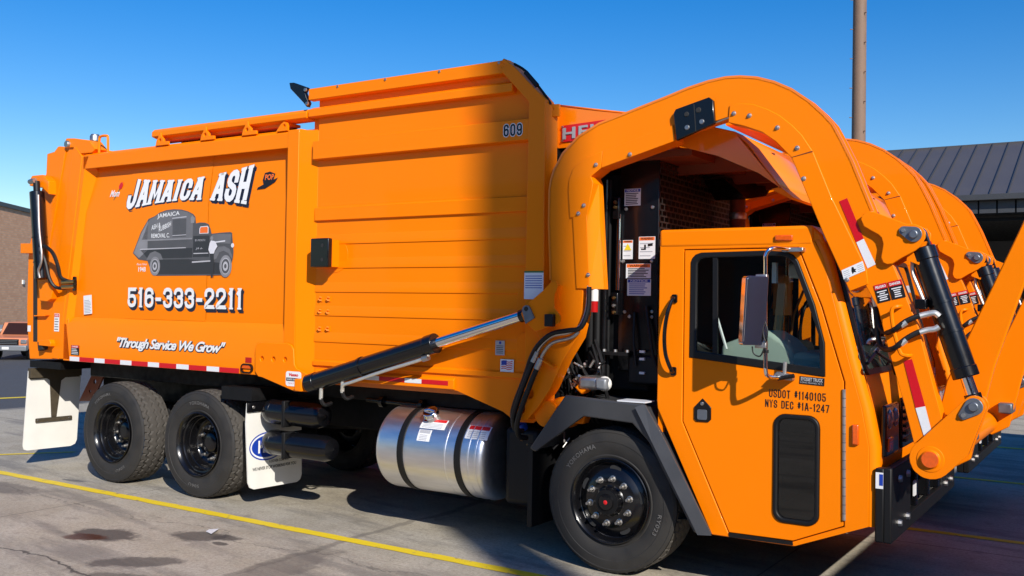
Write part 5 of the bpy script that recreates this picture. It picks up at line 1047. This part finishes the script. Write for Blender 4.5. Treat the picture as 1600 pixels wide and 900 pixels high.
for s in (-1, 1):
    ys = lambda a, b: (min(s*a, s*b), max(s*a, s*b))
    MB().prism(side, *ys(1.2, 1.165), holes=[dgap]).build('side_panel', 'orange', cb, bevel=.006)
    MB().prism(door, *ys(1.199, 1.150), holes=[win, lw]).build('door', 'orange', cb, bevel=.004); MB().prism(offset_poly(door, -.02), *ys(1.160, 1.145), holes=[offset_poly(win, -.005), offset_poly(lw, -.005)]).build('door_seal', 'gasket', cb)
    MB().prism(win, *ys(1.206, 1.17), holes=[wing]).build('window_gasket', 'gasket', cb, bevel=.006); MB().add([(x, s*1.186, z) for x, z in wing], [tuple(range(len(wing)))]).build('door_glass', 'glass', cb, smooth=0)
    MB().prism([(.765,2.29),(.797,2.29),(.806,1.632),(.772,1.635)], *ys(1.200, 1.176)).build('vent_post', 'gasket', cb)
    MB().prism(lw, *ys(1.212, 1.17), holes=[lwg]).build('lower_gasket', 'gasket', cb, bevel=.010, seg=3); MB().add([(x, s*1.188, z) for x, z in lwg], [tuple(range(len(lwg)))]).build('lower_glass', 'dkglass', cb, smooth=0)
    MB().tube([(1.654,s*1.203,1.440),(1.662,s*1.203,.612)], .011, 10).build('door_hinge', 'steel', cb)
    for i in range(14): MB().lathe([(.0117,0),(.0117,.006)], (1.6545+i*.0005,s*1.203,1.38-i*.056), ax='z', n=10).build('hinge_joint', 'keeper', cb)
    MB().prism([(.905,.429),(.908,.400),(1.340,.409),(1.337,.431)], *ys(1.206, 1.19)).build('door_step_trim', 'gasket', cb)
    MB().tube(smooth_path([(.487,s*1.20,2.01),(.486,s*1.23,2.0),(.470,s*1.262,1.93),(.452,s*1.272,1.82),(.446,s*1.272,1.72),(.455,s*1.27,1.62),(.478,s*1.262,1.545),(.490,s*1.235,1.50),(.491,s*1.20,1.49)]), .014, 10).build('grab_handle', 'black', cb)
    for z in (2.005, 1.497): MB().prism(rrect(.470,.510,z-.03,z+.03,.010), *ys(1.212, 1.2)).build('handle_foot', 'black', cb, bevel=.004)
    la = [(.706,1.322),(.645,1.258),(.645,1.176),(.664,1.158),(.750,1.160),(.770,1.180),(.769,1.262)]
    MB().prism(la, *ys(1.208, 1.199)).build('door_latch', 'black', cb, bevel=.004); MB().prism(rrect(.672,.742,1.175,1.245,.012), *ys(1.214, 1.208)).build('latch_paddle', 'keeper', cb, bevel=.005); MB().lathe([(0,-.010*1),(.012,-.008),(.014,0)], (.706,s*1.208,1.285), n=10).build('lock', 'steel', cb)
    MB().box(1.200, 1.320, *ys(1.222, 1.19), 2.394, 2.432).build('roof_marker_lamp', 'amber', cb, bevel=.008); MB().box(1.708, 1.750, *ys(1.222, 1.19), 1.095, 1.224).build('side_marker_lamp', 'amber', cb, bevel=.008)
    # rounded front corner post, swept along the nose profile
    prof = [(1.815,.592),(1.812,1.085),(1.766,1.321),(1.678,1.638),(1.512,2.29),(1.46,2.40)]; vs = []
    for x, z in prof:
        for t in range(7):
            a_ = R(15*t); vs.append((x+.055*math.sin(a_), s*(1.2-.055*(1-math.cos(a_))), z+(.0 if z < 2 else -.005)))
    MB().add(vs, [(i*7+j, i*7+j+1, (i+1)*7+j+1, (i+1)*7+j) for i in range(len(prof)-1) for j in range(6)]).build('corner_post', 'orange', cb, smooth=50)
# roof cap with rounded edges
MB().box(.366, 1.45, -1.205, 1.205, 2.362, 2.492).build('roof_cap', 'orange', cb, bevel=.022, seg=4)
MB().prism([(1.40,2.362),(1.40,2.49),(1.44,2.49),(1.50,2.43),(1.525,2.362)], -1.19, 1.19).build('brow', 'orange', cb, bevel=.02, seg=3)
MB().box(.366, .40, -1.18, 1.18, .9, 2.37).build('rear_panel', 'orange', cb)
MB().add([(.40,-1.17,.45),(1.81,-1.17,.60),(1.81,1.17,.60),(.40,1.17,.45)], [(0,1,2,3)]).build('floor_pan', 'dark_int', cb, smooth=0)
fx = lambda z: 1.867 if z < 1.085 else (1.867-(z-1.085)/(1.321-1.085)*.046 if z < 1.321 else 1.821-(z-1.321)*.2555)
# nose below the windshield and the pillars around it
MB().add([(fx(z)+o_, y, z) for z in (.592, 1.085, 1.321, 1.55) for y, o_ in ((-1.145, 0), (1.145, 0))], [(0,1,3,2),(2,3,5,4),(4,5,7,6)]).build('nose_panel', 'orange', cb, smooth=0)
MB().add([(fx(z), y, z) for z in (2.31, 2.42) for y in (-1.1, 1.1)], [(0,1,3,2)]).build('windshield_header', 'orange', cb, smooth=0)
def wsf(y, z, off): return (fx(z)+off*.97, y, z+off*.25)
def ws_ring(y0, y1, z0, z1, w, name):
    o_ = rrect(y0, y1, z0, z1, .06, 5); i_ = rrect(y0+w, y1-w, z0+w, z1-w, .05, 5); n = len(o_); vs = []
    for q, off in ((o_, .0), (o_, .020), (i_, .020), (i_, -.01)): vs += [wsf(y, z, off) for y, z in q]
    fs = [(k*n+i, k*n+(i+1) % n, (k+1)*n+(i+1) % n, (k+1)*n+i) for k in range(3) for i in range(n)]
    MB().add(vs, fs).build('windshield_gasket', 'gasket', cb); MB().add([wsf(y, z, .008) for y, z in i_], [tuple(range(n))]).build('windshield_glass', 'wsglass', cb, smooth=0)
ws_ring(-1.15, -.02, 1.53, 2.345, .035, ''); ws_ring(.02, 1.15, 1.53, 2.345, .035, '')
for y in (-.42, .58):
    MB().tube([wsf(y,1.50,.03), wsf(y-.10,1.58,.05), wsf(y-.42,1.66,.035)], .010, 8).build('wiper_arm', 'hose', cb); MB().tube([wsf(y-.70,1.60,.028), wsf(y-.10,1.72,.028)], .010, 8).build('wiper_blade', 'hose', cb)
for s in (-1, 1):
    h = MB().box(1.862, 1.895, min(s*.74, s*1.12), max(s*.74, s*1.12), 1.02, 1.345).build('headlight_bezel', 'black', cb, bevel=.012)
    MB().lathe([(0,.045),(.045,.04),(.062,.028),(.062,0)], (1.87,s*1.02,1.255), ax='x', n=20).build('headlight', 'lamp', cb); MB().lathe([(0,.045),(.045,.04),(.062,.028),(.062,0)], (1.87,s*.85,1.255), ax='x', n=20).build('headlight', 'lamp', cb); MB().box(1.89, 1.905, min(s*.95, s*1.08), max(s*.95, s*1.08), 1.05, 1.14).build('turn_lamp', 'amber', cb, bevel=.015)
for y in (-.9, -.3, 0, .3, .9): MB().box(1.50, 1.55, y-.06, y+.06, 2.385, 2.425).build('clearance_lamp', 'amber', cb, bevel=.012)
MB().box(1.866, 1.89, -.6, .6, 1.02, 1.36).build('grille_panel', 'black', cb, bevel=.01)
for i in range(6): MB().box(1.888, 1.905, -.56, .56, 1.06+i*.048, 1.08+i*.048).build('grille_slat', 'hose', cb)
# interior
MB().box(.45, 1.02, -.45, .45, .45, 1.70).build('engine_cover', 'dark_int', cb, bevel=.06)
MB().prism([(1.15,1.2),(1.15,1.60),(1.30,1.66),(1.46,1.64),(1.60,1.58),(1.70,1.45),(1.75,1.2)], -1.0, .95).build('dashboard', 'seat', cb, bevel=.05, seg=3)
MB().prism([(.72,1.2),(.765,1.69),(.92,1.75),(1.08,1.80),(1.195,1.735),(1.26,1.67),(1.29,1.54),(1.29,1.2)], -1.02, -.62).build('control_console', 'seat', cb, bevel=.03, seg=3)
for y in (.72,):
    MB().box(.55, 1.0, y-.23, y+.23, 1.15, 1.32).build('seat_cushion', 'dark_int', cb, bevel=.05, seg=3); MB().prism([(.48,1.3),(.60,1.3),(.56,1.95),(.46,1.95)], y-.22, y+.22).build('seat_back', 'dark_int', cb, bevel=.04, seg=3)
    MB().tube([(1.27+.14*math.cos(t), y+.2*math.sin(t), 1.78+.14*math.cos(t)*.5) for t in [2*math.pi*i/24 for i in range(25)]], .014, 8).build('steering_wheel', 'hose', cb)
MB().tube([(.72,-1.02,1.92),(.77,-1.05,1.80),(.82,-1.06,1.66)], .010, 6).build('seat_belt', 'white', cb); MB().box(1.19, 1.30, -.9, -.6, 2.16, 2.26).build('fan_housing', 'offwhite', cb, bevel=.02); MB().box(.9, .98, -.3, -.1, 1.9, 2.2).build('control_box', 'orange_dirty', cb); MB().box(1.12, 1.15, -1.02, -.98, 2.12, 2.26).build('fire_tag', 'white', cb)
for i in range(5): MB().tube([(.62+i*.07,.3,1.5),(.66+i*.07,.32,1.9+.05*(i % 3)),(.70+i*.08,.35,2.1)], .012, 6).build('cable', 'orange_dirty' if i % 2 else 'hose', cb)
MB().box(.402, .42, -1.14, 1.14, .95, 2.34).build('rear_trim', 'dark_int', cb)
for s in (-1, 1): MB().prism([(.58,1.58),(.60,1.18),(.92,.47),(1.33,.48),(1.62,.60),(1.62,1.49)], min(s*1.12, s*1.138), max(s*1.12, s*1.138), holes=[offset_poly(lw, -.005)]).build('door_trim', 'dark_int', cb)
MB().box(.40, 1.44, -1.15, 1.15, 2.34, 2.358).build('headliner', 'dark_int', cb)
# cab lettering
stroked('dot_number', 'USDOT #1140105', 'ink', T, lambda x, z: (1.170+x, -1.2008, 1.361+z-x*.022), .370, .053, .0068, gap=.40)
stroked('permit_number', 'NYS DEC #1A-1247', 'ink', T, lambda x, z: (1.144+x, -1.2008, 1.294+z-x*.028), .418, .051, .0066, gap=.40)
p = plate('dealer_plate', 'ink', T, 1.369, 1.460, .160, .050, -1.2009, R(-2.6)); lettering('lettering', 'SYOSSET TRUCK', 'grey', p, rect_fn(1.378,1.481,.142,.024,-1.2032,R(-2.6)), offset=.03); lettering('lettering', 'LONG ISLAND, N.Y.', 'grey', p, rect_fn(1.376,1.465,.142,.011,-1.2032,R(-2.6)), offset=.01)
# ---------------- mirror
mi = empty('side_mirror', (0,0,0), T)
MB().tube(smooth_path([(1.33,-1.20,2.335),(1.27,-1.33,2.335),(1.235,-1.40,2.330),(1.210,-1.42,2.29),(1.208,-1.42,2.20),(1.214,-1.42,1.65),(1.217,-1.42,1.55),(1.225,-1.405,1.512),(1.25,-1.33,1.50),(1.27,-1.22,1.50)], 6), .0135, 12).build('mirror_arm', 'chrome', mi)
MP = Vector((1.205,-1.43,0)); md_ = Vector((1.104,-1.558,0))-MP; ml_ = md_.length; md_.normalize(); mn_ = Vector((md_.y, -md_.x, 0))*-1
def on_mirror(b): b.v = [tuple(MP+md_*v[0]+mn_*(v[1]+(v[2]-1.93)*.085)+Vector((0,0,v[2]))) for v in b.v]; return b
on_mirror(MB().prism(rrect(-.005,ml_,1.71,2.15,.022), -.022, .022)).build('mirror_shell', 'chrome', mi, bevel=.010, seg=3)
on_mirror(MB().prism(rrect(.008,ml_-.012,1.722,2.138,.016), -.0245, -.0222)).build('mirror_back', mat('smoked_steel', (.42,.42,.44), .09, metal=1), mi, smooth=0)
on_mirror(MB().prism(rrect(.008,ml_-.012,1.722,2.138,.016), .0222, .0245)).build('mirror_face', 'chrome', mi, smooth=0)
for z in (2.14, 1.71): MB().box(1.15, 1.225, -1.445, -1.405, z-.02, z+.025).build('mirror_clamp', 'steel', mi, bevel=.005)
MB().prism([(1.26,2.318),(1.40,2.318),(1.40,2.345),(1.26,2.345)], -1.26, -1.2).build('mirror_base', 'steel', mi, bevel=.005); MB().prism([(1.20,1.49),(1.34,1.48),(1.34,1.515),(1.24,1.535)], -1.27, -1.2).build('mirror_base', 'steel', mi, bevel=.005); MB().tube([(1.285,-1.25,1.51),(1.29,-1.25,1.60)], .013, 10).build('antenna_stud', 'steel', mi); MB().tube([(1.25,-1.28,1.49),(1.36,-1.29,1.515)], .014, 10).build('clamp_bolt', 'hose', mi)
MB().tube(smooth_path([(1.215,-1.44,1.86),(1.235,-1.45,1.80),(1.225,-1.45,1.73),(1.205,-1.45,1.80),(1.216,-1.44,1.86)]), .005, 6).build('cable_loop', 'hose', mi); MB().tube(smooth_path([(1.14,-1.46,1.70),(1.15,-1.46,1.655),(1.19,-1.45,1.64),(1.215,-1.44,1.70)]), .005, 6).build('cable_loop', 'hose', mi); MB().tube([(1.216,-1.42,1.66),(1.216,-1.42,1.68)], .018, 10).build('cable_tie', 'hose', mi)
c_ = copy_tree(mi, T); c_.rotation_euler.z = 0; c_.scale = (1, -1, 1)
# ---------------- bumper
bu = empty('front_bumper', (0,0,0), T)
MB().prism([(-1.22,.505),(-1.22,.97),(1.22,.97),(1.22,.505)], 1.90, 1.95, ax='x', holes=[rrect(-.62,.62,.60,.90,.03)]).build('bumper_bar', 'hose', bu, bevel=.01); MB().box(1.85, 1.905, -1.22, -1.14, .505, .965).build('bumper_end', 'hose', bu, bevel=.01); MB().box(1.85, 1.905, 1.14, 1.22, .505, .965).build('bumper_end', 'hose', bu, bevel=.01)
MB().box(1.70, 1.88, -.62, .62, .58, .92).build('bumper_recess', 'dark_int', bu)
for y in (-1.0, -.75, .75, 1.0):
    for z in (.60, .88): MB().lathe([(0,.022),(.02,.02),(.024,0)], (1.95,y,z), ax='x', n=8).build('bolt', 'steel', bu)
for y in (-.45, 0, .4): MB().box(1.88, 1.96, y-.03, y+.03, .62, .90).build('bumper_hook', 'black', bu, bevel=.01)
MB().box(1.955, 1.96, .72, .98, .70, .82).build('number_plate', 'yellowprint', bu); MB().box(1.95, 1.96, -.55, -.48, .70, .80).build('bumper_tag', 'white', bu)
p = plate('bumper_decal', 'white', T, 1.855, .84, .045, .10, -1.2212); plate('decal_flag', 'blue', p, 1.877, .86, .022, .07, -1.2228)
# ---------------- second truck in the row
T2 = copy_tree(T); T2.location = (0, 3.24, 0); T2.name = 'refuse_truck'
tag(T2, 'second orange refuse truck, parked on the far side, mostly hidden', 'refuse truck', 'orange refuse trucks parked side by side')
